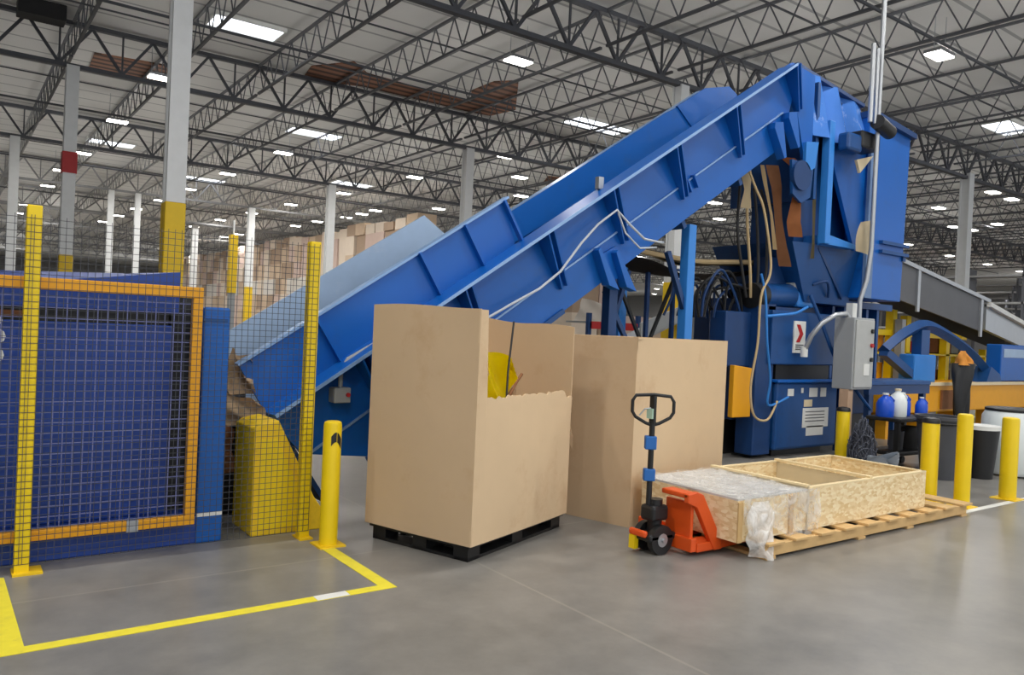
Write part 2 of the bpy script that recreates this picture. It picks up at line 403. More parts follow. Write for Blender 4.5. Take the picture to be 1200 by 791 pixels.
def area(x, y, p, z=8.25):
    l = bpy.data.lights.new('bay_and_fill_lamp', 'AREA'); l.shape = 'RECTANGLE'; l.size = .66; l.size_y = .38; l.energy = p; l.color = (1.0, .975, .94)
    o = bpy.data.objects.new('bay_and_fill_lamp', l); COL.objects.link(o); o.location = (x, y, z)
PW = 125
def glow(x, y, p, z=7.9):   # added upward fill spots that brighten the ceiling, constant over distance
    l = bpy.data.lights.new('added_ceiling_fill', 'SPOT'); l.shadow_soft_size = .35; l.energy = p; l.color = (1.0, .985, .96); l.use_nodes = True
    l.spot_size = radians(165); l.spot_blend = .25
    N = l.node_tree.nodes; e = N.get('Emission') or N.new('ShaderNodeEmission'); f = N.new('ShaderNodeLightFalloff'); f.inputs['Strength'].default_value = 1.0
    l.node_tree.links.new(f.outputs['Constant'], e.inputs['Strength'])
    o = bpy.data.objects.new('added_ceiling_fill', l); COL.objects.link(o); o.location = (x, y, z); o.rotation_euler = (pi, 0, 0)
GP = 6.0
for x in (-6.3, -.8, 4.7, 10.2, 15.7):
    for y in (-8, -1.8, 4.4): area(x, y, PW)
for x in (-.8, 4.7, 10.2, 15.7, 21.2, 28, 36):
    for y in (4.4, 10.5, 17, 24, 31, 38, 45): glow(x+(.6 if y > 20 else 0), y, GP)
for x in (3, 12, 22, 34, 48):
    for y in (54,): glow(x, y, GP*1.5)
for x in (46, 58, 72, 88):
    for y in (12, 22, 34, 48): glow(x, y, GP*1.5)
for x in (6, 20, 36, 54, 74, 96):
    for y in (66, 82, 100, 120): glow(x, y, GP*1.8); area(x, y, PW*5)  # added far fill without fixtures, lighting distant ceiling, floor and walls
for x in (46, 60, 76, 94):
    for y in (14, 30, 46): area(x, y, PW*3)  # more added lamps without fixtures, lighting the far floor and walls
for x, y in ((4.8, 24.1), (4.75, 30.7), (4.6, 38.1), (10.9, 31.2), (11.4, 15.9), (18.2, 8.9), (17.5, 24.9), (23.2, 31.6), (17.1, 31.5), (30.6, 25.5), (10.6, 37.8), (16.7, 38.4), (22.7, 38.8), (16.2, 44.7), (10.4, 44.1), (4.4, 43.7), (34.9, 28.7), (44.7, 18.4), (35.6, 14.9), (15.8, 50.6), (15.2, 62.5), (4.4, 55), (10.2, 50), (15.4, 56.2), (9.7, 60.6), (4.4, 62), (13, 41), (13, 70), (8, 72)): area(x, y, PW)  # those without a fixture are added to brighten the far cartons

# ------------------------------------------------------------------ floor paint
def line(poly, nm, label, m): tag(MB().xy(poly, 0.0005, .003).build(nm, m), label, 'floor line')
line([(.22, 5.5), (.34, 5.5), (.36, 4.33), (2.22, 4.33), (2.22, 5.25), (2.31, 5.25), (2.31, 4.25), (.22, 4.25)], 'floor_line', 'yellow painted line boxing the bare floor before the fence', YELT)
line([(1.80, 4.252), (2.0, 4.252), (2.0, 4.328), (1.80, 4.328)], 'floor_line_patch', 'white worn patch on the yellow floor line near its corner', WHT)
bpy.data.objects['floor_line_patch'].location.z = .002
line([(7.85, 3.55), (16, 3.55), (16, 3.62), (7.85, 3.62)], 'aisle_line', 'thin white painted line on the floor past the bollards', WHT)

# ------------------------------------------------------------------ fence
t = thing('safety_fence', 'tall yellow post and wire mesh safety fence at the left', 'fence', (.43, 5.57, 0))
for x, zt in ((.43, 2.24), (2.21, 2.2)):
    p = MB().box(x-.04, x+.04, 5.53, 5.61, 0, zt).build('post', YEL, t, bevel=.006)
    MB().box(x-.05, x+.11 if x < 1 else x+.05, 5.48, 5.64, 0, .012).build('foot_plate', YELW, p)
def wires(x0, x1, z0, z1, y, sx, sz, r, name, m, parent):
    b = MB(); n = int((x1-x0)/sx); k = int((z1-z0)/sz)
    for i in range(n+1): b.bar((x0+i*sx, y, z0), (x0+i*sx, y, z1), r)
    for i in range(k+1): b.bar((x0, y+r, z0+i*sz), (x1, y+r, z0+i*sz), r)
    return b.build(name, m, parent)
WIRE = mat('dark_wire', (70, 72, 78), .5, metal=.3)
WIREL = mat('pale_wire', (112, 118, 166), .5, metal=.1)
wires(.43, 2.24, .06, 2.18, 5.522, .042, .042, .0030, 'wire_mesh', WIRE, t)
wires(-1.31, .43, .06, 2.18, 5.522, .042, .042, .0030, 'wire_mesh', WIRE, t)
t = thing('gate', 'orange-yellow framed mesh gate behind the fence in front of blue compactor', 'gate', (.4, 5.65, 0))
MB().box(-1.3, 1.45, 5.62, 5.68, 1.735, 1.81).build('top_rail', YELO, t, bevel=.005)
MB().box(-1.3, 1.45, 5.62, 5.68, .17, .235).build('bottom_rail', YELO, t, bevel=.005)
MB().box(1.385, 1.45, 5.62, 5.68, .235, 1.735).build('stile', YELO, t, bevel=.005)
MB().box(1.02, 1.09, 5.612, 5.69, .165, .24).build('latch', STEEL, t)
wires(-1.28, 1.38, .24, 1.73, 5.66, .058, .066, .0062, 'wire_mesh', WIREL, t)

# ------------------------------------------------------------------ blue compactor behind the gate
t = thing('compactor', 'big dark blue steel compactor standing behind the gate', 'compactor', (0, 6, 0))
MB().box(-1.6, 1.66, 5.75, 6.0, .0, .2).build('base_beam', BLUEF, t, bevel=.01)
MB().box(1.49, 1.67, 5.74, 6.1, .0, 1.68).build('corner_post', BLUE, t, bevel=.012)
MB().box(1.49, 1.67, 5.735, 5.74, .19, .215).build('white_stripe', WHT, t, label='white tape stripe')
MB().box(1.485, 1.655, 5.733, 5.9, 1.58, 1.6).build('bracket', BLUED, t)
MB().box(-1.6, 1.32, 5.9, 8.2, .2, 1.535).build('body', BLUEF, t, bevel=.01)
MB().box(-1.6, 1.3, 5.95, 8.2, 1.535, 1.625).build('slot', BLK, t, label='dark slot')
MB().box(-1.6, 1.36, 5.9, 8.2, 1.625, 1.78).build('top_beam', BLUEF, t, bevel=.01)
MB().hexa([Vector(p) for p in ((.55, 5.92, 1.78), (1.36, 5.92, 1.78), (1.36, 8.1, 1.78), (-1.4, 8.1, 1.78), (.55, 5.92, 1.80), (1.36, 5.92, 1.92), (1.36, 8.1, 1.98), (-1.4, 8.1, 1.84))]).build('hood_plate', BLUEF, t)
MB().box(1.33, 1.47, 5.98, 6.3, .2, 1.74).build('seal_gap', BLK, t)
MB().box(.1, .5, 5.94, 5.96, 1.56, 1.6).build('strip', CARDB, t)
b = MB()
for z, w, h in ((1.53, .3, .03), (1.43, .5, .05), (1.31, .45, .05), (1.04, .3, .05), (.93, .35, .05)):
    b.prism([(.275+.10*w*cos(a), z+h*sin(a)) for a in [k*pi/5 for k in range(10)]], 5.892, 5.9, lambda u, v, q: (u, q, v))
b.build('marking', WHT, t, label='white painted marking cut off by the photo edge')

# ------------------------------------------------------------------ bollards
def bollard(x, y, h, r, label, cap=False, tape=False):
    t = thing('bollard', label, 'bollard', (x, y, 0), 'yellow safety bollards')
    MB().lathe((x, y, 0), [(r, .01), (r, h-.03), (r*.93, h-.008), (r*.7, h)], 28).build('post', YEL, t, smooth=True)
    MB().box(x-r*1.5, x+r*1.5, y-r*1.5, y+r*1.5, 0, .012).build('base_plate', YELW, t)
    if cap: MB().lathe((x, y, h-.005), [(r*1.04, -.03), (r*1.04, 0), (r*.9, .02), (r*.3, .03)], 28).build('cap', BLK, t, smooth=True)
    if tape:
        m = MB()
        for k, (a0, a1) in enumerate(((-2.1, -1.5), (-1.42, -.8))):
            n = 6; z = h-.14
            for i in range(n):
                p, q = a0+(a1-a0)*i/n, a0+(a1-a0)*(i+1)/n
                c = []
                for zz in (z-.035, z+.035):
                    for (aa, rr) in ((p, r*.98), (p, r*1.03), (q, r*1.03), (q, r*.98)):
                        c.append(Vector((x+rr*cos(aa), y+rr*sin(aa), zz+.03*sin(aa*3))))
                m.hexa(c)
        m.build('scuff_tape', BLK, t, label='black torn tape')
bollard(2.30, 5.30, .90, .065, 'yellow bollard with torn black tape at the corner of the floor line', tape=True)
bollard(9.79, 5.81, .76, .085, 'dark-capped yellow bollard beside the blue tank, farthest from the camera', cap=True)
bollard(8.45, 4.02, .87, .085, 'black-capped yellow bollard right behind the crate corner', cap=True)
bollard(8.56, 3.73, .96, .075, 'tallest yellow bollard, next to the white floor line')
bollard(9.53, 3.68, .90, .085, 'yellow bollard in front of the white drum')

# ------------------------------------------------------------------ yellow tail guard
t = thing('tail_guard', 'yellow sheet metal guard with a sloped side behind the fence', 'guard', (2.15, 5.95, 0))
MB().xz([(1.88, 0), (2.52, 0), (2.5, .06), (2.36, .26), (2.06, .86), (1.92, .83), (1.88, .8)], 5.74, 6.2).build('shell', YELW, t, bevel=.01)
MB().xz([(1.93, .05), (2.3, .05), (2.3, .2), (2.05, .72), (1.93, .72)], 5.733, 5.74).build('cover_panel', YEL, t)

# ------------------------------------------------------------------ infeed conveyor
YN, YF = 6.3, 7.7
TH = atan2(3.38, 5.15); ux, uz = cos(TH), sin(TH); nx, nz = -uz, ux   # along, normal (up)
O = Vector((3.71, 0, 1.86))
def I(s, d, y): return (O.x+ux*s+nx*d, y, O.z+uz*s+nz*d)   # incline coords: s along, d above the ledge
def I2(s, d): p = I(s, d, 0); return (p[0], p[2])
t = thing('infeed_conveyor', 'long bright blue inclined conveyor rising from the floor to the tower', 'conveyor', (2.8, 7.0, 0))
sT, sH, dB = -1.84, 6.08, -.88
frame = [I2(sT+.55, dB+.02), I2(sT+.05, dB+.42), I2(sT-.02, 0), I2(sH, 0), I2(sH, -.42), I2(sH-.55, dB)]
FN = MB().xz(frame, YN, YN+.05).build('side_frame', BLUE, t, bevel=.006)
FF = MB().xz(frame, YF-.05, YF).build('side_frame', BLUE, t, bevel=.006)
m = MB(); m.prism([(-.02, 0), (sH-sT, 0), (sH-sT, .028), (-.02, .028)], YN-.22, YN+.06, lambda u, v, y: I(sT+u, v-.01, y)); m.build('top_flange', BLUE, FN)
m = MB(); m.prism([(-.02, 0), (sH-sT, 0), (sH-sT, .03), (-.02, .03)], YN-.226, YN-.219, lambda u, v, y: I(sT+u, v-.01, y)); m.build('worn_edge', EDGE, FN)
m = MB(); m.prism([(0, 0), (sH-sT-.3, 0), (sH-sT-.3, .018), (0, .018)], YN-.022, YN, lambda u, v, y: I(sT+u, v-.5, y)); m.build('seam_strip', EDGE, FN)
m = MB(); m.prism([(0, 0), (2.6, 0), (2.6, .05), (0, .05)], YN-.03, YN, lambda u, v, y: I(sT+.5+u, v+dB, y)); m.build('bottom_rail', BLUED, FN)
m = MB(); m.prism([(0, 0), (sH-sT, 0), (sH-sT, .028), (0, .028)], YF-.06, YF+.06, lambda u, v, y: I(sT+u, v-.01, y)); m.build('top_flange', EDGE, FF)
# ribs
for k, s in enumerate((-1.05, 0.15, 1.28, 2.30, 3.42, 4.62, 6.02)):
    r_ = MB(); L_ = .64 if k < 6 else .6
    for du in (.05, .13):
        c = [I(s+du, -.01, YN), I(s+du+.018, -.01, YN), I(s+du+.018, -L_, YN), I(s+du, -L_, YN)]
        q = [I(s+du, -.01, YN-.215), I(s+du+.018, -.01, YN-.215), I(s+du+.018, -L_, YN-.05), I(s+du, -L_, YN-.05)]
        r_.hexa([Vector(p) for p in c+q])
    r_.build('rib', BLUE, FN)
for s in (3.62, 3.75):
    r_ = MB(); r_.prism([(0, 0), (.025, 0), (.025, .16), (0, .16)], YN-.06, YN, lambda u, v, y: I(s+u, v-.62, y)); r_.build('lug', BLUE, FN)
# hopper wall near
HOODP = mat('glare_hood_paint', (70, 124, 205), .22, var=.15, scale=3, dirt_or_glare=(205, 214, 235), dirt_or_glare_amt=.9, dscale=1.6)  # whitish lamp glare painted into the hood colour as pale blotches
HT = .46
hop = [I2(sT-.01, .01), I2(sT+.01, HT-.02), I2(1.22, HT), I2(1.10, .01)]
HN = MB().xz(hop, YN+.06, YN+.09).build('hopper_wall', BLUE, t)
m = MB(); m.prism([(0, 0), (1.25-sT, 0), (1.25-sT, .022), (0, .022)], YN+.03, YN+.12, lambda u, v, y: I(sT+u, v+HT-.01, y)); m.build('top_lip', EDGE, HN)
for s in (-1.1, .06, .63, 1.16):
    r_ = MB(); r_.prism([(0, 0), (.025, 0), (.025, HT), (0, HT)], YN+.0, YN+.06, lambda u, v, y: I(s+u, v, y)); r_.build('rib', BLUE, HN)
# hopper wall far (worn pale sheet), leaning outward at its end
fh = [I2(sT-.1, -.5), I2(sT-.12, HT+.05), I2(1.0, HT+.05), I2(1.22, .02), I2(1.2, -.3)]
HFo = MB().xz(fh, YF-.1, YF-.06).build('hopper_wall', GALV, t, label='pale worn sheet metal wall')
m = MB(); m.prism([(0, 0), (.12, 0), (.12, .05), (0, .05)], YF-.12, YF-.1, lambda u, v, y: I(-.9+u, v+.1, y)); m.build('lamp_plate', WHT, HFo)
# main far wall and near upper wall above flange are the frame plates; raise the far plate
fw = [I2(1.1, -.3), I2(1.1, .02), I2(5.15, .03), I2(5.55, 0), I2(5.75, -.12), I2(5.8, -.4)]
MB().xz(fw, YF-.1, YF-.07).build('far_skirt', BLUE, t)
MB().xz([I2(5.4, .03), I2(6.08, .03), (9.3, 5.36), (9.48, 5.28), (9.55, 5.0), (9.5, 4.6), I2(5.6, -.5)], YF-.12, YF-.08).build('far_head_plate', BLUE, t, label='rounded far end plate')
m = MB(); m.prism([(sT+.1, 0), (sH-.2, 0), (sH-.2, .03), (sT+.1, .03)], YN+.09, YF-.1, lambda u, v, y: I(u, v-.45, y)); m.build('belt', BELT, t)
m = MB(); m.prism([(sT+.6, 0), (sH-.6, 0), (sH-.6, .03), (sT+.6, .03)], YN+.05, YF-.05, lambda u, v, y: I(u, v+dB, y)); m.build('belly_pan', BLUED, t)
m = MB(); m.prism([(0, 0), (.04, 0), (.04, .9), (0, .9)], YN+.05, YF-.05, lambda u, v, y: I(sT+u, v-.95, y)); m.build('tail_plate', NAVY, t)
for s in (-.2, 1.0, 2.2, 3.4, 4.6):
    m = MB(); m.prism([(0, 0), (.06, 0), (.06, .12), (0, .12)], YN+.05, YF-.05, lambda u, v, y: I(s+u, v+dB-.1, y)); m.build('cross_member', BLUED, t)
# legs
MB().box(7.2, 7.33, 6.36, 6.49, 0, 2.98).build('leg', BLUEL, t, bevel=.008)
MB().box(7.2, 7.33, 7.5, 7.63, 0, 2.98).build('leg', BLUEL, t, bevel=.008)
MB().box(5.93, 6.05, 6.34, 6.46, 0, 2.2).build('leg', NAVY, t)
MB().box(5.93, 6.05, 7.5, 7.62, 0, 2.2).build('leg', NAVY, t)
b = MB()
for x in (5.72, 5.98):
    b.hexa([Vector(p) for p in ((x+.05, YN-.12, 2.14), (x+.2, YN-.12, 2.10), (x+.2, YN, 2.10), (x+.05, YN, 2.14), (x-.13, YN-.12, 2.5), (x-.1, YN-.12, 2.53), (x-.1, YN, 2.53), (x-.13, YN, 2.5))])
b.xz([(5.68, 2.45), (5.88, 2.2), (6.13, 2.28), (5.92, 2.58)], YN-.03, YN)
b.build('leg_bracket', BLUE, t)
m = MB(); m.bar((6.9, 6.42, 2.62), (7.26, 6.42, 1.9), .06); m.bar((6.0, 6.5, 2.1), (6.6, 6.5, 1.2), .05); m.bar((6.75, 6.9, 2.4), (6.3, 6.9, 1.2), .05); m.build('brace', NAVY, t)
# cable conduit
m = MB(); m.tube([(4.0, 6.2, 1.6), (4.47, 6.18, 1.86), (4.82, 6.18, 2.04), (5.07, 6.17, 2.23), (5.33, 6.16, 2.55), (5.55, 6.16, 2.77), (5.8, 6.15, 2.95), (5.99, 6.16, 2.83), (6.26, 6.18, 2.69), (6.53, 6.2, 2.68), (6.8, 6.4, 2.72)], .013, 8); m.build('conduit', ROPE, t, smooth=True)
m = MB(); m.tube([(5.82, 6.15, 2.92), (5.95, 6.16, 2.72), (6.2, 6.18, 2.58), (6.5, 6.22, 2.62)], .010, 8); m.build('conduit', ROPE, t, smooth=True)
j = MB().box(2.68, 2.83, 6.17, 6.3, .93, 1.06).build('junction_box', GREYP, t, bevel=.01, label='pale grey junction box')
MB().tube([(2.76, 6.24, 1.05), (2.76, 6.24, 1.2), (2.82, 6.24, 1.3), (3.0, 6.24, 1.4), (3.4, 6.24, 1.62)], .02, 8).build('conduit', GREYP, j, smooth=True)
MB().cyl((2.80, 6.15, 1.0), (2.80, 6.17, 1.0), .018, 12).build('button', RED, j)
MB().box(5.63, 5.70, 6.27, 6.33, 3.17, 3.30).build('sensor', STEEL, t)
# head: hood side with folded plates, bearing and end plate
HD = MB().xz([I2(sH, 0), I2(sH+.22, .0), (9.35, 5.28), (9.5, 5.26), (9.5, 4.2), (9.36, 4.02), I2(sH, -.62)], YN-.01, YN+.04).build('head_plate', BLUE, t)
for s, w in ((5.38, .2), (5.72, .2)):
    r_ = MB(); r_.prism([(0, 0), (w*.25, 0), (w, .42), (w*.2, .48), (0, .42)], YN-.12, YN+.0, lambda u, v, y: I(s+u, v-.98, y)); r_.build('head_bracket', BLUE, t)
MB().cyl((9.25, YN-.06, 3.86), (9.25, YN, 3.86), .2, 28).build('bearing', NAVY, t, label='dark round bearing cover')
MB().xz([(9.05, 4.05), (9.55, 4.05), (9.5, 3.6), (9.3, 3.5), (9.1, 3.6)], YN-.02, YN+.02).build('bearing_plate', BLUED, t)
MB().xz([(9.3, 4.32), (9.58, 4.36), (9.52, 4.0), (9.42, 3.95), (9.3, 4.05)], YN-.06, YN-.01).build('guard_plate', BLUEL, t)
MB().box(9.60, 9.66, YN, YF, 3.6, 5.2).build('head_end', BLUED, t)

# ------------------------------------------------------------------ baler (tower, chute, body)
t = thing('baler', 'blue baler with tall feed tower at the high end of the conveyor', 'baler', (11, 7, 0))
TW = MB().xz([(10.95, 2.32), (12.05, 2.32), (12.12, 4.9), (10.95, 5.06)], 6.3, 7.9).build('tower', BLUE, t, bevel=.01)
MB().xz([(12.02, 2.95), (12.1, 2.95), (12.1, 3.03), (12.02, 3.03)], 6.27, 6.3).build('rib', BLUED, TW)
for z in (3.02, 3.16):
    MB().xz([(11.35, z), (12.13, z), (12.13, z+.05), (11.35, z+.05)], 6.24, 6.3).build('rib', BLUED, TW)
MB().xz([(10.93, 4.99), (12.16, 4.86), (12.16, 4.94), (10.93, 5.08)], 6.22, 7.95).build('top_rim', NAVY, TW)
MB().box(10.93, 11.12, 6.25, 6.3, 2.32, 4.55).build('corner_channel', mat('grey_blue_channel', (96, 124, 164), .45), TW, label='grey-blue vertical channel')
# folded hood plates between head and tower
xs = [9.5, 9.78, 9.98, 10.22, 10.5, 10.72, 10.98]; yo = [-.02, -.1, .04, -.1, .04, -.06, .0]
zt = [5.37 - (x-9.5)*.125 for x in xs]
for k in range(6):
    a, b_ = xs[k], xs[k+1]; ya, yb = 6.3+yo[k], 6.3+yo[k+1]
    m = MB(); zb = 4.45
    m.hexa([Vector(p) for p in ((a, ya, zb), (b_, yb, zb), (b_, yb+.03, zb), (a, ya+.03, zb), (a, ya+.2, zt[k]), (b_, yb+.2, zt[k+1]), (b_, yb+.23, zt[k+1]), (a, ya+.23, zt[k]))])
    m.build('hood_panel', HOODP, t)  # leaned back to catch the lamps; white glare is in their paint
m = MB(); m.bar((9.3, 6.48, 5.41), (11.0, 6.48, 5.19), .1, .05); m.build('hood_rim', NAVY, t)
MB().xz([(9.67, 5.18), (10.98, 5.03), (10.98, 5.08), (9.67, 5.24)], 6.5, 7.9).build('hood_top', BLUED, t)
MB().xz([(9.66, 3.0), (10.95, 3.0), (10.95, 5.0), (9.66, 5.15)], 6.62, 7.35).build('chute', BLUED, t)
MB().box(9.78, 9.9, 6.2, 6.32, 3.0, 4.7).build('chute_post', BLUEL, t, bevel=.01)
MB().xz([(9.92, 4.5), (10.95, 4.5), (10.95, 3.05), (10.75, 3.0)], 6.34, 6.40).build('chute_plate', BLUE, t)
MB().xz([(9.9, 3.0), (10.62, 3.0), (10.62, 3.06), (9.9, 3.14)], 6.24, 6.62).build('chute_shelf', BLUEL, t)
MB().hexa([Vector(p) for p in ((9.9, 6.55, 2.2), (11.0, 6.55, 2.2), (11.0, 7.8, 2.2), (9.9, 7.8, 2.2), (9.35, 6.42, 3.0), (10.97, 6.36, 3.06), (10.97, 7.8, 3.06), (9.35, 7.8, 3.0))]).build('funnel', BLUED, t)
MB().bar((9.95, 6.42, 2.98), (10.75, 6.5, 2.3), .03, .05).build('funnel_rib', NAVY, t)
# drive motor at hood
g = MB().box(10.25, 10.72, 6.0, 6.3, 4.38, 4.62).build('gear_motor', BLK, t, bevel=.03)
MB().cyl((10.35, 5.86, 4.72), (10.8, 5.92, 4.66), .10, 18).build('motor_barrel', BLK, g, smooth=True)
MB().box(9.95, 10.3, 6.02, 6.2, 4.3, 4.55).build('gear_box', BLUED, g, bevel=.04)
MB().xz([(10.3, 4.22), (10.72, 4.34), (10.4, 4.05)], 6.1, 6.14).build('torn_wrap', CREAM, g)
# body
BD = MB().box(8.9, 12.6, 6.95, 7.7, .5, 2.2).build('body', NAVY, t, bevel=.015)
MB().box(8.9, 12.6, 7.1, 7.6, .0, .5).build('plinth', BLK, t)
for x in (10.98, 11.3, 11.62, 11.94, 12.26):
    MB().box(x, x+.07, 6.78, 6.96, .95, 2.2).build('stiffener', BLUED, BD, bevel=.006)
MB().box(10.85, 12.65, 6.74, 6.98, 2.2, 2.3).build('body_flange', BLUED, BD)
UB = MB().box(9.18, 10.72, 6.55, 7.0, 1.30, 2.05).build('valve_box', BLUED, t, bevel=.015)
MB().box(8.4, 9.18, 6.72, 7.0, 1.25, 2.0).build('side_box', NAVY, t, bevel=.02)
SG = MB().box(9.66, 9.93, 6.53, 6.55, 1.47, 1.92).build('sign', WHT, t, label='white sign with a red arrow mark')
b = MB(); b.xz([(9.71, 1.87), (9.79, 1.87), (9.87, 1.74), (9.79, 1.62), (9.71, 1.62), (9.79, 1.74)], 6.524, 6.531); b.build('arrow_mark', RED, SG)
b = MB()
for z in (1.575, 1.545, 1.515): b.xz([(9.70, z), (9.89, z), (9.89, z+.014), (9.70, z+.014)], 6.526, 6.531)
b.build('text_line', DGREY, SG)
MB().box(8.93, 9.32, 6.6, 6.9, .05, 2.15).build('upright', NAVY, t, bevel=.015)
TK = MB().box(9.35, 10.86, 6.55, 7.5, .1, 1.06).build('hydraulic_tank', BLUED, t, bevel=.04)
MB().box(9.3, 10.9, 6.5, 7.55, 1.05, 1.09).build('tank_lid', BLUE, TK, bevel=.01)
MB().box(9.5, 10.7, 6.7, 7.4, 0, .1).build('tank_feet', BLK, TK)
b = MB()
for x0, x1, z0, z1 in ((10.02, 10.52, .62, .95), (9.62, 9.74, .88, .97)): pass
def sticker(x0, x1, z0, z1, mtl=WHT): MB().box(x0, x1, 6.543, 6.551, z0, z1).build('sticker', mtl, TK, label='paper label stuck on the tank')
sticker(9.98, 10.62, .40, .68); sticker(10.08, 10.5, .28, .42); sticker(9.6, 9.74, .86, .96); sticker(10.12, 10.32, .84, .97); sticker(10.4, 10.54, .84, .97); sticker(10.0, 10.2, .7, .8, CREAM); sticker(9.92, 9.97, .9, .97)
b = MB()
for z in (.62, .575, .53, .485): b.box(10.04, 10.52, 6.541, 6.544, z, z+.012)
b.build('text_line', DGREY, TK)
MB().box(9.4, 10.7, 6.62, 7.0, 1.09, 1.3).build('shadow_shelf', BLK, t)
M_ = MB().tube([(9.0, 6.72, 2.24), (9.08, 6.72, 2.24), (9.1, 6.72, 2.24), (9.75, 6.72, 2.28), (9.8, 6.72, 2.28)], [.10, .15, .17, .17, .13], 24).build('pump_motor', BLUED, t, smooth=True)
MB().tube([(8.9, 6.72, 2.23), (9.12, 6.72, 2.245)], .175, 24).build('fan_cover', BLK, M_, smooth=True)
MB().box(9.78, 10.2, 6.58, 6.86, 2.12, 2.36).build('pump', BLUEL, M_, bevel=.04)
MB().box(9.15, 9.8, 6.6, 6.85, 2.05, 2.1).build('motor_foot', NAVY, M_)
MB().box(9.72, 9.9, 6.6, 6.75, 2.36, 2.85).build('valve_stack', GREYP, M_, bevel=.01)
MB().box(9.76, 9.87, 6.59, 6.6, 2.62, 2.80).build('green_tag', mat('green_tag_paint', (150, 205, 90), .5), M_)
MB().box(9.3, 9.72, 6.75, 7.0, 2.4, 2.8).build('relay_box', NAVY, t)
MB().xz([(8.5, .58), (8.88, .58), (8.88, 1.24), (8.5, 1.28)], 6.62, 6.7).build('belt_guard', YELO, t, bevel=.01, label='orange-yellow guard plate')
# hoses
def crv(P, n=6):
    P = [Vector(p) for p in P]; Q = [P[0]]+P+[P[-1]]; out = []
    for i in range(1, len(Q)-2):
        a, b, c, d = Q[i-1], Q[i], Q[i+1], Q[i+2]
        for k in range(n):
            u = k/n; out.append(.5*((2*b)+(c-a)*u+(2*a-5*b+4*c-d)*u*u+(3*b-a-3*c+d)*u**3))
    return out+[P[-1]]
def hose(pts, r, m, nm='hose', parent=None): return MB().tube(crv(pts), r, 8).build(nm, m, parent or t, smooth=True)
hose([(8.36, 6.45, 3.85), (8.5, 6.42, 3.6), (8.66, 6.4, 3.35), (8.84, 6.4, 2.8), (8.86, 6.4, 2.5), (8.72, 6.42, 2.2), (8.74, 6.45, 1.6), (8.7, 6.5, 1.0), (8.8, 6.5, .62), (9.1, 6.5, .55), (9.3, 6.5, .8)], .016, TAN)
hose([(8.7, 6.42, 2.5), (8.82, 6.42, 2.2), (8.9, 6.42, 1.6), (9.05, 6.45, 1.1), (9.1, 6.5, .75), (9.55, 6.5, .85)], .016, BLUEL)
hose([(8.95, 6.5, 1.95), (9.2, 6.45, 1.98), (9.5, 6.42, 2.02), (9.78, 6.42, 2.12)], .02, BLUEL)
hose([(9.95, 6.5, 2.3), (10.15, 6.42, 1.9), (10.35, 6.3, 1.4), (10.6, 6.1, .95), (10.8, 6.0, .7)], .025, BLUED)
hose([(10.0, 6.5, 2.45), (10.2, 6.4, 2.5), (10.4, 6.5, 2.3)], .02, NAVY)
rh = random.Random(2)
for k in range(16):
    x = 7.75+.07*k; y = 6.75+rh.uniform(0, .5)
    hose([(x, y, 1.9), (x+rh.uniform(-.1, .1), y-.05, 2.15+rh.uniform(0, .2)), (x+rh.uniform(.1, .4), y-.1, 2.3+rh.uniform(0, .25)), (x+rh.uniform(.4, .7), y-.05, 2.15+rh.uniform(0, .2)), (x+.8, y, 1.95)], .018, BLK if k % 3 else NAVY)
for k in range(4):
    hose([(8.6+.15*k, 6.75, 3.7), (8.55+.2*k, 6.72, 3.1+.1*k), (8.65+.18*k, 6.7, 2.6), (8.8+.1*k, 6.72, 2.2)], .02, TAN if k == 1 else DARK)

# conveyor drive straps hanging under the head
def strap(pts, w, label, m, nm='hanging_strap', cat='strap'):
    n = len(pts)
    b = MB()
    def f(u, v):
        i = min(int(u*(n-1)), n-2); q = u*(n-1)-i
        p = Vector(pts[i]).lerp(Vector(pts[i+1]), q)
        return p + Vector((.83, -.5, 0))*(v-.5)*w*(1+.25*sin(7*u+w*9))
    b.sheet(f, (n-1)*5, 2, .012)
    o = b.build(nm, m, smooth=True); tag(o, label, cat)
strap([(9.0, 6.55, 4.0), (9.05, 6.5, 3.7), (9.12, 6.5, 3.3), (9.2, 6.48, 2.9), (9.3, 6.48, 2.65)], .15, 'dark brown strip of baler strap hanging under the conveyor head, on the left', CARDB)
strap([(9.12, 6.4, 4.1), (9.3, 6.38, 4.0), (9.36, 6.36, 3.8), (9.3, 6.36, 3.5), (9.27, 6.36, 3.25), (9.33, 6.36, 3.05)], .17, 'broad orange-brown strip hanging beside the dark bearing cover', mat('orange_kraft', (168, 106, 60), .8, var=.2, scale=9))
strap([(8.72, 6.5, 3.95), (8.75, 6.46, 3.7), (8.9, 6.45, 3.3), (9.0, 6.44, 2.85)], .05, 'pale frayed strip hanging leftmost under the conveyor head', TAN)
strap([(9.68, 6.36, 4.1), (9.72, 6.36, 3.6), (9.75, 6.36, 3.0), (9.8, 6.4, 2.8)], .05, 'thin olive strip hanging next to the chute post', mat('olive_strap', (120, 110, 80), .8))
strap([(8.45, 6.55, 3.85), (8.5, 6.55, 3.6), (8.48, 6.55, 3.35)], .12, 'ragged pale scrap caught at the underside of the conveyor', CREAM)
o = MB().sheet(lambda u, v: (10.42+.36*u+.1*v-.06*sin(v*3), 6.12-.05*sin(u*3), 2.95+.42*v+.14*u*(v-.4)), 8, 8, .01).build('cloth', CREAM, smooth=True)
tag(o, 'cream cloth draped over the chute shelf below the motor', 'cloth')

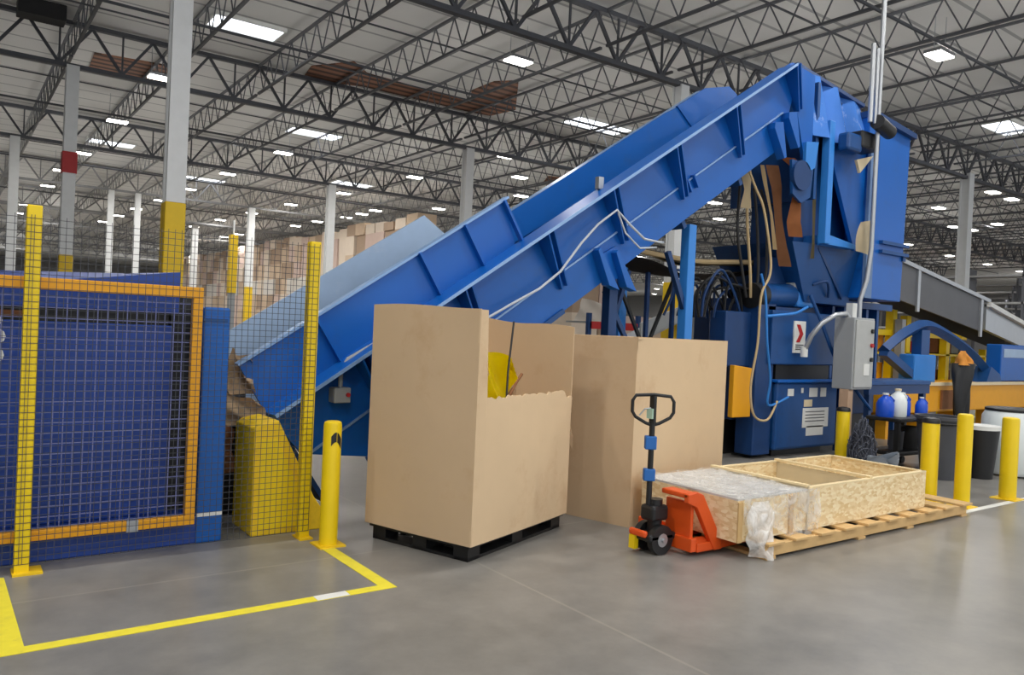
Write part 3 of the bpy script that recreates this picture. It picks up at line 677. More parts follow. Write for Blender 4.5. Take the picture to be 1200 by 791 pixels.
# dark hose tray under the conveyor
t = thing('hose_tray', 'dark sagging bundle of hoses on a tray under the conveyor', 'hose tray', (8.2, 7.4, 0))
MB().sheet(lambda u, v: (6.9+2.7*u, 7.1+.6*v, 2.62-.16*sin(pi*u)+.05*sin(9*u+4*v)), 30, 6, .16).build('tray', mat('oily_dark_tray', (62, 54, 47), .7, var=.3), t, smooth=True)
for k in range(5): hose([(6.85+.1*k, 7.15+.1*k, 2.72), (7.5, 7.15+.1*k, 2.68+.03*k), (8.3, 7.15+.1*k, 2.66), (9.1, 7.12+.1*k, 2.72), (9.6, 7.1+.1*k, 2.75)], .035, BLK if k % 2 else TAN, 'hose', t)
for x in (7.0, 7.6, 8.1): MB().bar((x, 7.4, 0), (x, 7.4, 2.6), .05).build('stand_leg', NAVY, t)
MB().bar((7.0, 7.4, 2.4), (7.6, 7.4, 1.4), .04).build('brace', BLK, t); MB().bar((8.1, 7.4, 2.4), (7.6, 7.4, 1.4), .04).build('brace', BLK, t)

# three conduits and the control cabinet
def pipe(x, y, z0, z1, r, label, bend=None):
    pts = [(x, y, z0), (x, y, z1)] if not bend else bend
    tag(MB().tube(pts, r, 12).build('conduit_pipe', STEEL, smooth=True), label, 'pipe')
pipe(10.5, 5.95, 0, 0, .032, 'long galvanised conduit running from the roof down to the grey cabinet', [(10.42, 6.02, 2.0), (10.42, 6.02, 2.25), (10.5, 5.98, 2.55), (10.52, 5.95, 3.0), (10.53, 5.93, 9.2)])
pipe(10.24, 5.9, 4.7, 9.2*0+5.78, .032, 'short galvanised conduit standing on the motor, left of three')
pipe(10.36, 5.9, 4.7, 5.74, .026, 'thinner galvanised conduit between the two other pipes by the motor')
t = thing('control_cabinet', 'grey electrical cabinet on a tan post beside the baler body', 'cabinet', (10.4, 6.0, 0))
MB().box(10.14, 10.66, 5.92, 6.22, 1.0, 2.0).build('body', GREYP, t, bevel=.01)
MB().box(10.17, 10.63, 5.90, 5.92, 1.03, 1.97).build('door', mat('pale_cabinet_door', (176, 178, 176), .5), t, bevel=.006)
for z, c in ((1.82, BLK), (1.62, RED), (1.42, BLK)):
    MB().cyl((10.56, 5.87, z), (10.56, 5.9, z), .03, 14).build('push_button', c, t)
MB().box(10.38, 10.52, 5.89, 5.9, 1.2, 1.36).build('label_plate', WHT, t)
MB().box(10.14, 10.26, 5.96, 6.1, 0, 1.0).build('post', mat('tan_post_paint', (196, 164, 136), .6), t, bevel=.006)
MB().tube([(10.2, 6.05, 2.0), (10.15, 6.05, 2.05), (9.95, 6.1, 2.02), (9.8, 6.2, 1.9), (9.72, 6.3, 1.72), (9.72, 6.4, 1.5)], .035, 10).build('conduit', STEEL, t, smooth=True)
MB().cyl((9.72, 6.4, 1.42), (9.72, 6.4, 1.56), .05, 12).build('conduit_fitting', WHT, t)
MB().box(10.55, 10.7, 6.2, 6.3, 2.0, 2.22).build('terminal_box', WHT, t)

# ------------------------------------------------------------------ box 1 on black pallet
def wall(b, p, q, top, z0=.125, out=(0, 0), bulge=.03, nu=16, nv=14, th=.012):
    p = Vector(p); q = Vector(q); n = Vector((q-p).to_2d().orthogonal()).normalized() if False else None
    d = (q-p); nrm = Vector((d.y, -d.x, 0)).normalized()
    def f(u, v, k):
        zt = top(u); z = z0+(zt-z0)*v
        base = p+d*u
        bl = bulge*sin(pi*u)*sin(pi*min(1, v*.9+.1))
        return base+nrm*(bl-k*th)+Vector((0, 0, z))
    us = []
    for i in range(nu+1): us.append(i/nu)
    A = [[b.bm.verts.new(f(u, j/nv, 0)) for j in range(nv+1)] for u in us]
    B = [[b.bm.verts.new(f(u, j/nv, 1)) for j in range(nv+1)] for u in us]
    for i in range(nu):
        for j in range(nv):
            b.bm.faces.new((A[i][j], A[i+1][j], A[i+1][j+1], A[i][j+1])); b.bm.faces.new((B[i][j], B[i][j+1], B[i+1][j+1], B[i+1][j]))
        b.bm.faces.new((A[i][nv], A[i+1][nv], B[i+1][nv], B[i][nv])); b.bm.faces.new((A[i][0], B[i][0], B[i+1][0], A[i+1][0]))
    for j in range(nv):
        b.bm.faces.new((A[0][j], A[0][j+1], B[0][j+1], B[0][j])); b.bm.faces.new((A[nu][j], B[nu][j], B[nu][j+1], A[nu][j+1]))
l1, f1, r1 = (2.61, 5.35, 0), (2.94, 4.40, 0), (4.21, 4.90, 0); b1 = (3.88, 5.85, 0)
t = thing('gaylord_box', 'tall tan cardboard bin with a torn-down front side on a black pallet', 'cardboard box', (3.4, 5.1, .125))
b = MB(); wall(b, l1, f1, lambda u: 1.76+.01*sin(5*u)); b.build('side_panel', CARD, t)
rnd = random.Random(3)
jag = [rnd.uniform(-.012, .012) for _ in range(40)]
b = MB(); wall(b, f1, r1, lambda u: 1.745 if u < .09 else (1.135+jag[int(u*36)]+ (.0 if u < .93 else -.05)), nu=44); b.build('torn_panel', CARD2, t, label='front panel with its upper half torn away')
b = MB(); wall(b, r1, b1, lambda u: 1.66+.05*u+.01*sin(8*u)); b.build('back_panel', CARD, t)
b = MB(); wall(b, b1, l1, lambda u: 1.74); b.build('side_panel', CARD, t)
b = MB(); b.xy([l1[:2], f1[:2], r1[:2], b1[:2]], .125, .14); b.build('bottom', CARD, t)
m = MB(); m.sheet(lambda u, v: (4.205+.07*u*(1-.5*v)+.015*sin(9*v), 4.905+.035*u, .72+.45*v-.08*u+.03*sin(11*v)*u), 4, 10, .01); m.build('torn_flap', CARD, t, smooth=True)
# contents
def crumple(c, ex, ez, w, h, amp, nu=14, nv=14, seed=1):
    rr = random.Random(seed); ph = [(rr.uniform(0, 6), rr.uniform(2, 9), rr.uniform(2, 9)) for _ in range(5)]
    ex = Vector(ex).normalized(); nrm = Vector((ex.y, -ex.x, 0))
    def f(u, v):
        d = sum(sin(p+a*u+b_*v) for p, a, b_ in ph)/5*amp
        d2 = sum(cos(p+a*v+b_*u) for p, a, b_ in ph)/5*amp
        return Vector(c)+ex*((u-.5)*w*(1-.35*v)+d2*.5)+Vector((0, 0, ez*0+v*h+d2*.4-(.22*h*u*v)))+nrm*d
    return MB().sheet(f, nu, nv, .004)
o = crumple((3.45, 4.88, .98), (.91, .4, 0), 1, .46, .48, .08, seed=12).build('plastic_bag', YFILM, smooth=True)
tag(o, 'crumpled bright yellow plastic bag inside the torn cardboard bin', 'plastic bag')
o = MB().tube([(3.40, 4.70, .95), (3.47, 4.79, 1.3), (3.57, 4.88, 1.68)], .008, 8).build('stick', BLK); tag(o, 'thin dark stick standing up in the torn cardboard bin', 'stick')
o = MB().tube([(3.52, 4.95, .95), (3.75, 5.05, 1.2), (3.82, 5.08, 1.26)], .012, 8).build('stick', CARDB); tag(o, 'short brown stick leaning at the right inside the cardboard bin', 'stick')
o = crumple((3.72, 5.1, .85), (.8, .5, 0), 1, .55, .4, .1, seed=8).build('scrap_paper', CARD2, smooth=True); tag(o, 'crumpled brown scrap paper deep in the torn cardboard bin', 'paper')
# pallet
t = thing('plastic_pallet', 'black plastic pallet under the torn cardboard bin', 'pallet', (3.4, 5.1, 0))
fM = Matrix(((.947, -.33, 0, 2.96), (.373, .94, 0, 4.45), (0, 0, 1, 0), (0, 0, 0, 1)))
MB().box(.0, 1.32, .0, .95, .095, .122, fM).build('deck', BLK, t)
for u in (0.02, .58, 1.16):
    for v in (.02, .4, .80): MB().box(u, u+.14, v, v+.13, .0, .095, fM).build('block', BLK, t)
for u in (.02, .58, 1.16): MB().box(u, u+.14, .02, .93, .0, .022, fM).build('runner', BLK, t)
for v in (.02, .40, .80): MB().box(.02, 1.30, v, v+.13, .0, .022, fM).build('runner', BLK, t)

# ------------------------------------------------------------------ box 2
f2 = Vector((4.70, 4.66, 0)); e2 = Vector((.965, .262, 0)).normalized(); g2 = Vector((-.262, .965, 0)).normalized()
r2 = f2+e2*1.84; l2 = f2+g2*1.1; b2 = l2+e2*1.84
t = thing('gaylord_box', 'closed plain tan cardboard bin behind the pallet jack', 'cardboard box', (5.3, 5.3, 0))
for nm, p, q, mt in (('side_panel', l2, f2, CARD), ('front_panel', f2, r2, CARD2), ('side_panel', r2, b2, CARD), ('back_panel', b2, l2, CARD)):
    b = MB(); wall(b, p, q, lambda u: 1.6, z0=.0, bulge=.012); b.build(nm, mt, t)
b = MB(); b.xy([tuple(v[:2]) for v in (l2, f2, r2, b2)], 1.57, 1.585); b.build('top_flap', CARD2, t)

# ------------------------------------------------------------------ wooden pallet and crate
t = thing('wooden_pallet', 'long pale wooden pallet carrying the strand board crate', 'pallet', (6.4, 4.05, .0))
k = 0
for x in [4.95+.34*i for i in range(10)]:
    MB().box(x, x+.20, 3.47, 4.68, .105, .125).build('deck_board', WOOD, t, bevel=.003)
for y in (3.50, 4.04, 4.58):
    MB().box(4.95, 8.15, y, y+.06, .022, .105).build('stringer', WOOD, t, bevel=.003)
for x in (4.96, 6.2, 7.0, 8.03):
    MB().box(x, x+.11, 3.49, 4.66, .0, .022).build('bottom_board', WOOD, t, bevel=.002)
t = thing('wooden_crate', 'long low open strand board crate with plywood dividers', 'crate', (6.1, 4.1, .125))
cx0, cx1, cy0, cy1, cz0, cz1, th = 4.77, 7.5, 3.61, 4.58, .126, .455, .022
def cbox(nm, a, b_, c, d, e, f, m=OSB): return MB().box(a, b_, c, d, e, f).build(nm, m, t, bevel=.002)
xm = 5.62
cbox('front_panel', cx0, xm, cy0, cy0+th, cz0, cz1-.02); cbox('front_panel', xm+.02, cx1, cy0-.008, cy0+th, cz0, cz1)
cbox('back_panel', cx0, xm, cy1-th, cy1, cz0, cz1-.02); cbox('back_panel', xm+.02, cx1, cy1-th, cy1+.008, cz0, cz1)
cbox('end_panel', cx0-.02, cx0, cy0, cy1, cz0, cz1-.02); cbox('end_panel', cx1, cx1+.02, cy0-.008, cy1+.008, cz0, cz1)
cbox('divider', xm, xm+.02, cy0-.01, cy1+.01, cz0, cz1+.02, PLY); cbox('divider', 6.56, 6.58, cy0+th, cy1-th, cz0, cz1-.005, PLY)
cbox('floor_board', cx0, cx1, cy0+th, cy1-th, cz0, cz0+.02, PLY)
for x in (cx0, 5.40): cbox('corner_batten', x-.022, x+.03, cy0-.014, cy0, cz0, cz1-.03, WOOD)
m = MB()
for a, b_, c, d in ((xm+.02, cx1+.02, cy0-.009, cy0+th+.012), (xm+.02, cx1+.02, cy1-th-.012, cy1+.009), (cx1-.014, cx1+.024, cy0, cy1)): m.box(a, b_, c, d, cz1, cz1+.012)
for xx in (xm-.01, 6.55): m.box(xx, xx+.045, cy0, cy1, cz1+.012, cz1+.03)
m.build('rim', mat('pale_cut_edge', (232, 212, 168), .7), t)
cbox('lid', cx0-.02, xm, cy0, cy1, cz1-.02, cz1-.004, mat('film_covered_lid', (206, 206, 204), .35, var=.12, scale=9))
FW = MB().sheet(lambda u, v: (cx0-.03+(xm-cx0+.02)*u, cy0-.03+(cy1-cy0+.05)*v, cz1+.008+.008*sin(17*u+5*v)+.006*sin(23*v)), 24, 24).build('stretch_film', FILM, t, smooth=True)
rr = random.Random(5); ph = [(rr.uniform(0, 6), rr.uniform(4, 16), rr.uniform(3, 9)) for _ in range(6)]
def drape(x0, x1, zlow, amp):
    def f(u, v):
        d = sum(sin(p+a*u+b_*v) for p, a, b_ in ph)/6*amp
        lo = zlow(u)
        return (x0+(x1-x0)*u+d*.4*v, cy0-.028-.02*v-d*v, cz1+.005-(cz1-lo)*v)
    return MB().sheet(f, 26, 16)
drape(cx0+.02, 5.75, lambda u: .12+.10*sin(6*u) if u > .1 else .18, .05).build('stretch_film', FILM, t, smooth=True)
def tail(u, v):
    d = sum(sin(p+a*u+b_*v*2) for p, a, b_ in ph)/6
    w_ = .30*(.55+.6*sin(pi*min(1, v*1.05)))
    return (4.98+(u-.5)*w_+.03*d, cy0-.035-.10*sin(pi*u)*(.3+.7*v)-.07*d*v, cz1-.03-(cz1-.04-.01*sin(9*u))*v)
MB().sheet(tail, 26, 20).build('film_tail', FILMT, t, smooth=True, label='bunched plastic film hanging to the floor')

# ------------------------------------------------------------------ pallet jack
t = thing('pallet_jack', 'orange pallet jack with black handle pushed under the wooden pallet', 'pallet jack', (4.35, 4.06, 0))
yc = 4.06; rv = Vector((.808, -.589, 0))
for y in (3.80, 4.16):
    MB().xz([(4.55, .03), (4.75, .03), (6.1, .06), (6.1, .085), (4.7, .098), (4.55, .098)], y, y+.15).build('fork', ORNG, t, bevel=.008)
MB().box(4.50, 4.53, 3.83, 4.08, .09, .40).build('bulkhead', ORNG, t, bevel=.006)
MB().xz([(4.42, .475), (4.52, .485), (4.585, .46), (4.82, .09), (4.82, .03), (4.735, .03), (4.52, .37), (4.42, .41)], 3.79, 3.835).build('side_arm', ORNG, t, bevel=.006)
MB().xz([(4.46, .20), (4.56, .20), (4.82, .09), (4.82, .03), (4.46, .03)], 4.28, 4.325).build('side_arm', ORNG, t, bevel=.006)
MB().box(4.42, 4.54, 3.80, 4.06, .44, .478).build('head_plate', ORNG, t, bevel=.01)
MB().box(4.48, 4.54, 3.8, 4.32, .04, .14).build('cross_plate', ORNG, t, bevel=.006)
MB().box(4.22, 4.5, 3.96, 4.16, .10, .16).build('pump_base', BLK, t, bevel=.02)
MB().box(4.2, 4.24, 4.0, 4.17, .13, .18).build('axle_carrier', ORNG, t, bevel=.015)
MB().cyl((4.36, yc, .16), (4.36, yc, .40), .055, 20).build('pump_cylinder', BLK, t, smooth=True)
MB().box(4.27, 4.44, yc-.07, yc+.07, .24, .36).build('pump_body', BLK, t, bevel=.025)
for y in (yc-.10, yc+.05):
    w = MB().cyl((4.35, y, .11), (4.35, y+.05, .11), .11, 28).build('steer_wheel', BLK, t, smooth=True)
    MB().cyl((4.35, y-.004, .11), (4.35, y+.054, .11), .05, 18).build('hub', STEEL, w, smooth=True)
MB().cyl((4.35, yc-.12, .11), (4.35, yc+.12, .11), .015, 10).build('axle', STEEL, t)
for y in (3.83, 4.19): MB().cyl((5.85, y, .04), (5.85, y+.09, .04), .038, 16).build('load_roller', BLK, t)
MB().box(4.20, 4.24, 4.1, 4.16, .03, .13).build('toe_guard', YEL, t, label='yellow toe guard')
hb = Vector((4.31, 4.08, .34)); ht = Vector((4.315, 4.085, .98))
MB().tube([hb, ht], .022, 12).build('handle_bar', BLK, t, smooth=True)
for z, h in ((.58, .09), (.82, .10)):
    q = hb.lerp(ht, (z-.34)/.64); MB().bar(q-rv*.05, q+rv*.035, .07, h).build('grip_pad', BLUEH, t, bevel=.008, label='blue tape pad')
c = Vector((4.315, 4.085, 0))
loop = [(0, .95), (.05, .965), (.13, 1.01), (.155, 1.05), (.155, 1.13), (.13, 1.17), (0, 1.18), (-.13, 1.17), (-.155, 1.13), (-.155, 1.05), (-.13, 1.01), (-.05, .965), (0, .95)]
MB().tube([c+rv*a+Vector((0, 0, z)) for a, z in loop], .013, 10).build('handle_loop', BLK, t, smooth=True)
MB().bar(c+Vector((0, 0, .96)), c+Vector((0, 0, 1.17)), .05, .03).build('control_stem', BLK, t, bevel=.006)
MB().bar(c+rv*-.01+Vector((0, 0, 1.0)), c+rv*-.01+Vector((0, 0, 1.075)), .055, .045).build('control_tag', mat('pale_green_tag', (170, 200, 180), .5), t)
MB().tube([c+Vector((0, 0, 1.08)), c+rv*-.06+Vector((0, 0, 1.07)), c+rv*-.1+Vector((0, 0, 1.02))], .006, 8).build('release_lever', STEEL, t)

# ------------------------------------------------------------------ scraps by the tail
for k, (x, y, z, w, h, mt, lb) in enumerate(((1.96, 6.42, 1.0, .26, .36, CARD, 'upright tan cardboard scrap caught behind the blue corner post'), (1.96, 6.35, .74, .4, .26, CARD2, 'crumpled pale cardboard scrap above the yellow guard'), (1.80, 6.3, .4, .26, .42, CARDB, 'brown cardboard scrap in the dark gap left of yellow guard'))):
    o = crumple((x, y, z), (.8, -.5, 0), 1, w, h, .08, seed=20+k).build('cardboard_scrap', mt, smooth=True); tag(o, lb, 'cardboard scrap')
o = MB().box(1.72, 2.05, 6.5, 7.6, 0, 1.25).build('scrap_bin', BLK, bevel=.02); tag(o, 'dark bin in the gap between compactor and conveyor', 'bin')

# ------------------------------------------------------------------ right side clutter
t = thing('utility_cart', 'black plastic utility cart with jugs on top beside the cabinet', 'cart', (10.45, 5.4, 0))
MB().box(10.0, 10.95, 5.15, 5.62, .64, .69).build('top_shelf', BLK, t, bevel=.015)
MB().box(10.0, 10.95, 5.15, 5.62, .2, .25).build('bottom_shelf', BLK, t, bevel=.015)
for x in (10.03, 10.86):
    for y in (5.18, 5.53): MB().box(x, x+.06, y, y+.06, .1, .64).build('leg', BLK, t); MB().cyl((x+.03, y+.01, .05), (x+.03, y+.05, .05), .05, 16).build('caster', DARK, t)
for k, (x, y, w, h, mt, lb) in enumerate(((10.3, 5.35, .2, .25, DGREY, 'grey tub on the lower shelf of the black cart'), (10.65, 5.35, .26, .3, DARK, 'dark tub on the lower shelf of the black cart, right side'))):
    o = MB().lathe((x, y, .251), [(w*.42, 0), (w*.5, h), (w*.44, h), (w*.4, .02)], 20).build('tub', mt, smooth=True); tag(o, lb, 'tub')
def jug(x, y, z, r, h, m, label):
    t = thing('jug', label, 'jug', (x, y, z))
    MB().lathe((x, y, z), [(r*.94, 0), (r, .02), (r, h*.55), (r*.75, h*.75), (r*.32, h*.88), (r*.3, h*.93)], 20).build('body', m, t, smooth=True)
    MB().lathe((x, y, z+h*.93), [(r*.36, 0), (r*.36, h*.07)], 14).build('cap', WHT if m is not JUGW else CREAM, t)
    MB().tube([(x+r*.3, y-r*.4, z+h*.85), (x+r*.95, y-r*.5, z+h*.7), (x+r*.95, y-r*.3, z+h*.48)], r*.14, 8).build('handle', m, t, smooth=True)
jug(10.36, 5.38, .69, .118, .37, JUGW, 'white plastic jug on the black cart between blue jugs')
jug(10.12, 5.42, .69, .112, .31, JUGB, 'blue plastic jug left of the white jug on the black cart')
jug(10.63, 5.46, .69, .11, .31, JUGB, 'blue plastic jug right of the white jug on the black cart')
jug(10.84, 5.3, .69, .08, .26, JUGB, 'smallest blue jug at the right end of the black cart')
b = MB(); rn = random.Random(9)
for k in range(110):
    P = []
    a0, e0 = rn.uniform(0, 6.28), rn.uniform(0, 1.3)
    for q in range(6):
        a0 += rn.uniform(-1.3, 1.3); e0 = min(1.45, max(.02, e0+rn.uniform(-.6, .6))); rr_ = rn.uniform(.6, 1.0)
        P.append(Vector((9.6+.24*rr_*cos(a0)*cos(e0), 5.42+.2*rr_*sin(a0)*cos(e0), .012+.68*rr_*sin(e0))))
    b.tube(crv(P, 5), .0065, 5)
o = b.build('tangled_netting', mat('grey_netting', (74, 78, 90), .6, var=.3)); tag(o, 'tangled heap of grey netting cord between the tank and the black cart', 'netting', kind='stuff')
o = crumple((9.4, 5.0, .02), (.8, -.5, 0), 1, .3, .3, .2, seed=33).build('plastic_scrap', ROPE, smooth=True); tag(o, 'pale crumpled plastic scrap at the foot of dark netting', 'plastic scrap')
t = thing('waste_bin', 'dark grey plastic bin standing behind the tallest bollard', 'bin', (10.1, 4.75, 0))
MB().lathe((10.15, 4.72, 0), [(.2, .0), (.27, .74), (.29, .74), (.29, .78), (.25, .78), (.24, .5)], 24).build('body', DGREY, t, smooth=True)
MB().tube([(10.15+.285*cos(a), 4.72+.285*sin(a), .7) for a in [k*pi/10 for k in range(21)]], .014, 8).build('rim_band', BLK, t)
t = thing('bucket', 'black bucket with a white rim behind the right bollards', 'bucket', (10.75, 4.55, 0))
MB().lathe((10.75, 4.5, .0), [(.16, 0), (.22, .62), (.2, .62), (.16, .05)], 24).build('body', BLK, t, smooth=True)
MB().lathe((10.75, 4.5, .62), [(.225, 0), (.225, .05), (.2, .05)], 24).build('rim', WHT, t, smooth=True)
t = thing('drum', 'white plastic drum behind the rightmost yellow bollard', 'drum', (11.5, 4.45, 0))
MB().lathe((11.45, 4.42, .02), [(.3, 0), (.34, .05), (.35, .4), (.34, .75), (.3, .82), (.1, .83)], 28).build('body', JUGW, t, smooth=True)
MB().lathe((11.45, 4.42, .84), [(.31, 0), (.31, .03), (.29, .04)], 28).build('lid_ring', BLK, t, smooth=True)
# work table and blue bent tube frame
t = thing('work_table', 'blue steel table platform beside the grey cabinet', 'table', (11.8, 6.3, 0))
MB().box(10.95, 12.75, 6.1, 6.7, 1.04, 1.1).build('tabletop', BLUED, t, bevel=.01)
for x in (11.0, 12.6):
    for y in (6.14, 6.6): MB().box(x, x+.08, y, y+.08, 0, 1.04).build('leg', NAVY, t)
MB().box(10.95, 12.75, 6.12, 6.2, .9, 1.04).build('apron', NAVY, t)
t = thing('bent_tube_arm', 'dark blue bent arch arm standing on the orange beam at the right', 'arm', (14.6, 7.2, .98))
MB().tube(crv([(13.3, 7.2, 1.55), (13.8, 7.2, 1.8), (14.33, 7.2, 1.98), (14.65, 7.2, 2.03), (15.05, 7.2, 2.0), (15.8, 7.2, 1.82), (16.6, 7.2, 1.56), (17.2, 7.2, 1.28), (17.45, 7.2, .99)]), .11, 4).build('arch', BLUED, t)
MB().bar((13.3, 7.2, 1.52), (14.35, 7.2, 1.08), .16, .14).build('lower_strut', BLUED, t)
MB().box(14.45, 14.75, 7.12, 7.3, .98, 1.95).build('support', BLUED, t)
MB().box(14.2, 15.0, 7.1, 7.4, .98, 1.5).build('motor_block', BLUEL, t, bevel=.03)
MB().xz([(17.0, .98), (17.7, .98), (17.6, 1.15), (17.2, 1.3)], 7.05, 7.35).build('foot_plate', BLUED, t)
# big orange beam machine, yellow frames and blue panel
t = thing('orange_machine', 'orange-yellow machine beam on the far right with a black drape before it', 'machine', (15, 7, 0))
MB().box(13.2, 21, 7.0, 7.8, .45, .98).build('beam', YELO, t, bevel=.02)
MB().box(13.2, 21, 6.96, 7.0, .94, 1.0).build('edge_strip', CREAM, t)
for x in (13.3, 14.6, 16.2, 17.9, 20): MB().box(x, x+.25, 7.1, 7.6, 0, .45).build('foot', YELO, t)
MB().box(15.0, 15.5, 6.96, 7.0, .5, .85).build('side_door', CARDB, t)
t = thing('blue_panel', 'blue equipment panel at the far right edge above the orange beam', 'panel', (18.5, 7.2, 0))
MB().box(17.75, 20, 7.1, 7.4, 1.0, 1.77).build('panel', BLUE, t, bevel=.02); MB().box(17.85, 19.5, 7.09, 7.1, 1.5, 1.68).build('label_strip', GALV, t)
t = thing('yellow_rack_frame', 'yellow steel guard frame under the grey conveyor', 'frame', (16, 9, 0))
for x, h in ((14.3, 2.5), (16.2, 2.4), (16.8, 2.3), (18.6, 1.95), (20.6, 1.65), (21.3, 1.6)): MB().box(x, x+.16, 8.6, 8.76, 0, h).build('post', YEL, t); MB().box(x, x+.1, 9.3, 9.4, 0, 1.5).build('rear_post', YEL, t)
for z in (.86, 1.5): MB().box(14.3, 21.4, 8.6, 9.4, z-.04, z).build('shelf', YEL, t)
MB().box(14.3, 18.7, 8.62, 8.74, 1.85, 1.97).build('rail', YEL, t)
for k, (m_, cn) in enumerate(((CREAM, 'cream'), (YELO, 'amber'), (WHT, 'white'), (RED, 'red'), (CARDB, 'brown'), (GREYP, 'grey'))):
    for q, z in enumerate((.862, 1.502)):
        x = 14.7+1.02*k; hh = .26+.05*((k*7+q*3) % 4)
        b = MB(); b.box(x, x+.6, 8.85, 9.25, z, z+.02); b.box(x, x+.6, 8.85, 8.87, z, z+hh); b.box(x, x+.6, 9.23, 9.25, z, z+hh); b.box(x, x+.02, 8.85, 9.25, z, z+hh); b.box(x+.58, x+.6, 8.85, 9.25, z, z+hh)
        tag(b.build('storage_bin', m_), '%s storage bin on the %s shelf of the yellow frame' % (cn, ('lower', 'upper')[q]), 'bin', 'bins on the yellow frame')
def cloth(c, h, rad, seed, flat=.6):
    r0 = random.Random(seed); p1, p2, p3 = (r0.uniform(0, 6) for _ in range(3))
    def f(u, v):
        a = 2*pi*u; r = rad(v)*(1+.22*sin(3*a+p1+3*v)+.12*sin(5*a+p2-4*v))
        x, y = r*cos(a), r*sin(a)*flat
        return (c[0]+.81*x+.5*y+.03*sin(5*v+p3), c[1]-.59*x+.8*y, c[2]+h*v)
    return MB().sheet(f, 36, 22)
t = thing('stand', 'slim grey stand carrying the black drape before the orange beam', 'stand', (15.15, 6.7, 0)); MB().cyl((15.15, 6.7, 0), (15.15, 6.7, 1.55), .02, 12).build('pole', DGREY, t); MB().lathe((15.15, 6.7, 0), [(.2, 0), (.2, .03), (.05, .05)], 20).build('base', DGREY, t)
o = cloth((15.15, 6.7, .25), 1.12, lambda v: .09+.09*v**.7-.13*max(0, v-.85), 3).build('drape', BLK, smooth=True); tag(o, 'black cloth drape hanging long and narrow before the orange beam', 'drape')
o = cloth((15.15, 6.7, 1.34), .26, lambda v: .17-.13*v, 8, .8).build('cloth', mat('amber_cloth', (214, 140, 50), .7, var=.2), smooth=True); tag(o, 'small amber cloth lying over the top of the black drape', 'cloth')
# grey conveyor going down to the right
t = thing('grey_conveyor', 'grey side-guarded conveyor sloping down at the right behind the tower', 'conveyor', (17, 8, 0))
def pl(x, z0, z1): return
MB().xz([(15.2, 3.3), (19.0, 2.74), (18.95, 2.04), (15.3, 2.55)], 8.0, 8.05).build('side_guard', mat('dark_grey_guard', (92, 94, 98), .5, var=.2, scale=2), t)
MB().xz([(15.2, 3.3), (19.2, 2.71), (19.2, 2.79), (15.2, 3.38)], 7.95, 8.1).build('top_rail', STEEL, t)
for x, z in ((15.9, 3.2), (18.75, 2.78)): MB().box(x, x+.1, 7.96, 8.0, z-.85, z).build('guard_post', STEEL, t)
MB().xz([(19.1, 2.68), (23, 1.95), (23, 1.45), (19.1, 2.1)], 8.0, 8.1).build('lower_side', STEEL, t)
MB().xz([(19.1, 2.62), (23, 1.88), (23, 1.98), (19.1, 2.72)], 7.9, 8.15).build('lower_rail', WHT, t)
MB().xz([(15.0, 3.0), (23, 1.75), (23, 1.68), (15, 2.9)], 8.1, 9.4).build('belt', DARK, t)
MB().xz([(15.0, 3.75), (19.0, 3.15), (23, 2.55), (23, 1.9), (15, 3.0)], 9.4, 9.45).build('far_guard', DARK, t)
for x in (16.2, 21.5): MB().box(x, x+.15, 8.4, 8.55, 0, 2.2).build('leg', GREYP, t)

# ------------------------------------------------------------------ far box stacks
rb = random.Random(11)
meshes = []
for mt in CB+[WHITECART]:
    m = MB(); m.box(-.58, .58, -.6, .6, 0, 1.14); me = m.mesh('carton'); me.materials.append(mt); meshes.append(me)
n = 0
for i in range(42):
    for j in range(7):
        me = meshes[4] if (j == 3 and rb.random() < .6) else rb.choice(meshes[:4])
        o = bpy.data.objects.new('pallet_carton', me); COL.objects.link(o)
        o.location = (20.6+rb.uniform(-.08, .08), 37+1.27*i, .0+1.14*j); tag(o, 'brown cardboard carton in the long far wall of stacked boxes', 'carton', 'cartons of the far stacked wall')
        if j == 6: o.scale = (1, 1, rb.choice((.4, .5, .5, .62)))
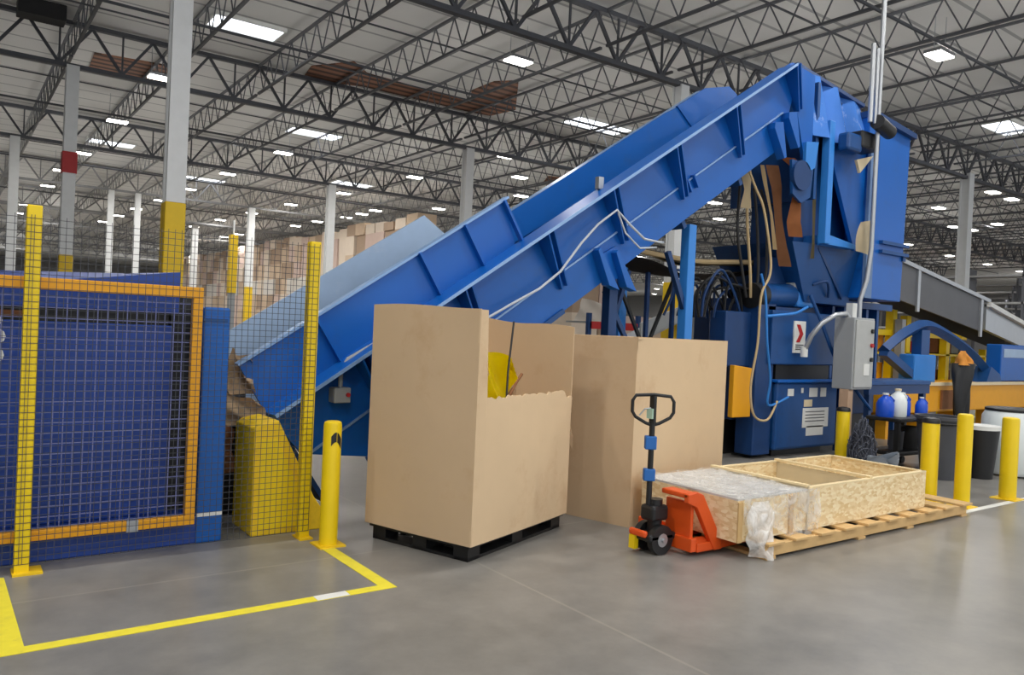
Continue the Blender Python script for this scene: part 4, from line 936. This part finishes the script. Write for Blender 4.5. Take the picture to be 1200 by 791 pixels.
# closer stack seen under the conveyor
k = 0
WHERE = ['topmost', 'middle', 'bottom']
for i, (x, y) in enumerate(((17.6, 20.6), (18.9, 20.7), (20.2, 20.8), (21.6, 20.9))):
    for j in range(3 if i < 2 else 2):
        o = bpy.data.objects.new('carton', meshes[(i+j) % 4]); COL.objects.link(o); o.location = (x, y, 1.14*j)
        tag(o, 'tan carton stacked behind the cardboard bins under the conveyor', 'carton', 'cartons stacked under the conveyor')
t = thing('rack_beam', 'red rack beam with white wrapped goods behind the second bin', 'rack', (13.4, 14.2, 0))
MB().box(12.5, 14.1, 14.0, 14.1, 1.72, 1.9).build('beam', RED, t)
for x in (12.45, 14.1): MB().box(x, x+.1, 14.0, 14.1, 0, 2.1).build('upright', NAVY, t)
MB().box(12.5, 14.1, 14.1, 14.9, 1.86, 1.9).build('shelf', STEEL, t)
o = crumple((13.0, 14.45, 1.91), (.8, -.2, 0), 1, 1.0, .55, .12, seed=41).build('wrapped_goods', WHITECART, smooth=True); tag(o, 'white crumpled wrapped goods lying over the red rack beam', 'wrapped goods')
t = thing('sloped_chute', 'grey sloping chute in the distance under the conveyor', 'chute', (15, 13.0, 0))
MB().xz([(13.0, 1.5), (16.5, 2.9), (16.5, 3.1), (13.0, 1.9)], 12.8, 12.85).build('side', GREYP, t); MB().xz([(13.0, 1.45), (16.5, 2.85), (16.5, 2.9), (13.0, 1.5)], 12.8, 13.6).build('bed', STEEL, t)
MB().box(13.3, 13.4, 13.0, 13.1, 0, 1.6).build('leg', GREYP, t); MB().box(16.2, 16.3, 13.0, 13.1, 0, 2.8).build('leg', GREYP, t)

# far clutter on the right: pallet racking
rk = random.Random(5)
for i in range(5):
    y = 30+9*i*0; x = 50+7*i
    t = thing('storage_rack', 'tall dark storage rack, number %s from the tower, far on the right' % ('one', 'two', 'three', 'four', 'five')[i], 'rack', (x, 22, 0), 'far right storage racks')
    for yy in (16, 19, 22, 25, 28, 31, 34): MB().box(x, x+1, yy, yy+.12, 0, 6.5).build('upright', TRUSS, t)
    for z in (1.2, 2.8, 4.4, 6.0): MB().box(x, x+1, 16, 34, z, z+.12).build('beam', YELO if z < 2 else TRUSSL, t)

# ------------------------------------------------------------------ world and view
w = bpy.data.worlds.new('world'); S.world = w; w.use_nodes = True
bg = w.node_tree.nodes['Background']; bg.inputs['Color'].default_value = (.93, .96, 1.0, 1); bg.inputs['Strength'].default_value = .9
S.view_settings.view_transform = 'Standard'; S.view_settings.look = 'None'; S.view_settings.gamma = 1; S.view_settings.exposure = 0.25
try: S.view_settings.use_curve_mapping = False
except Exception: pass
for o in bpy.data.objects:
    if '_base' in o: del o['_base']
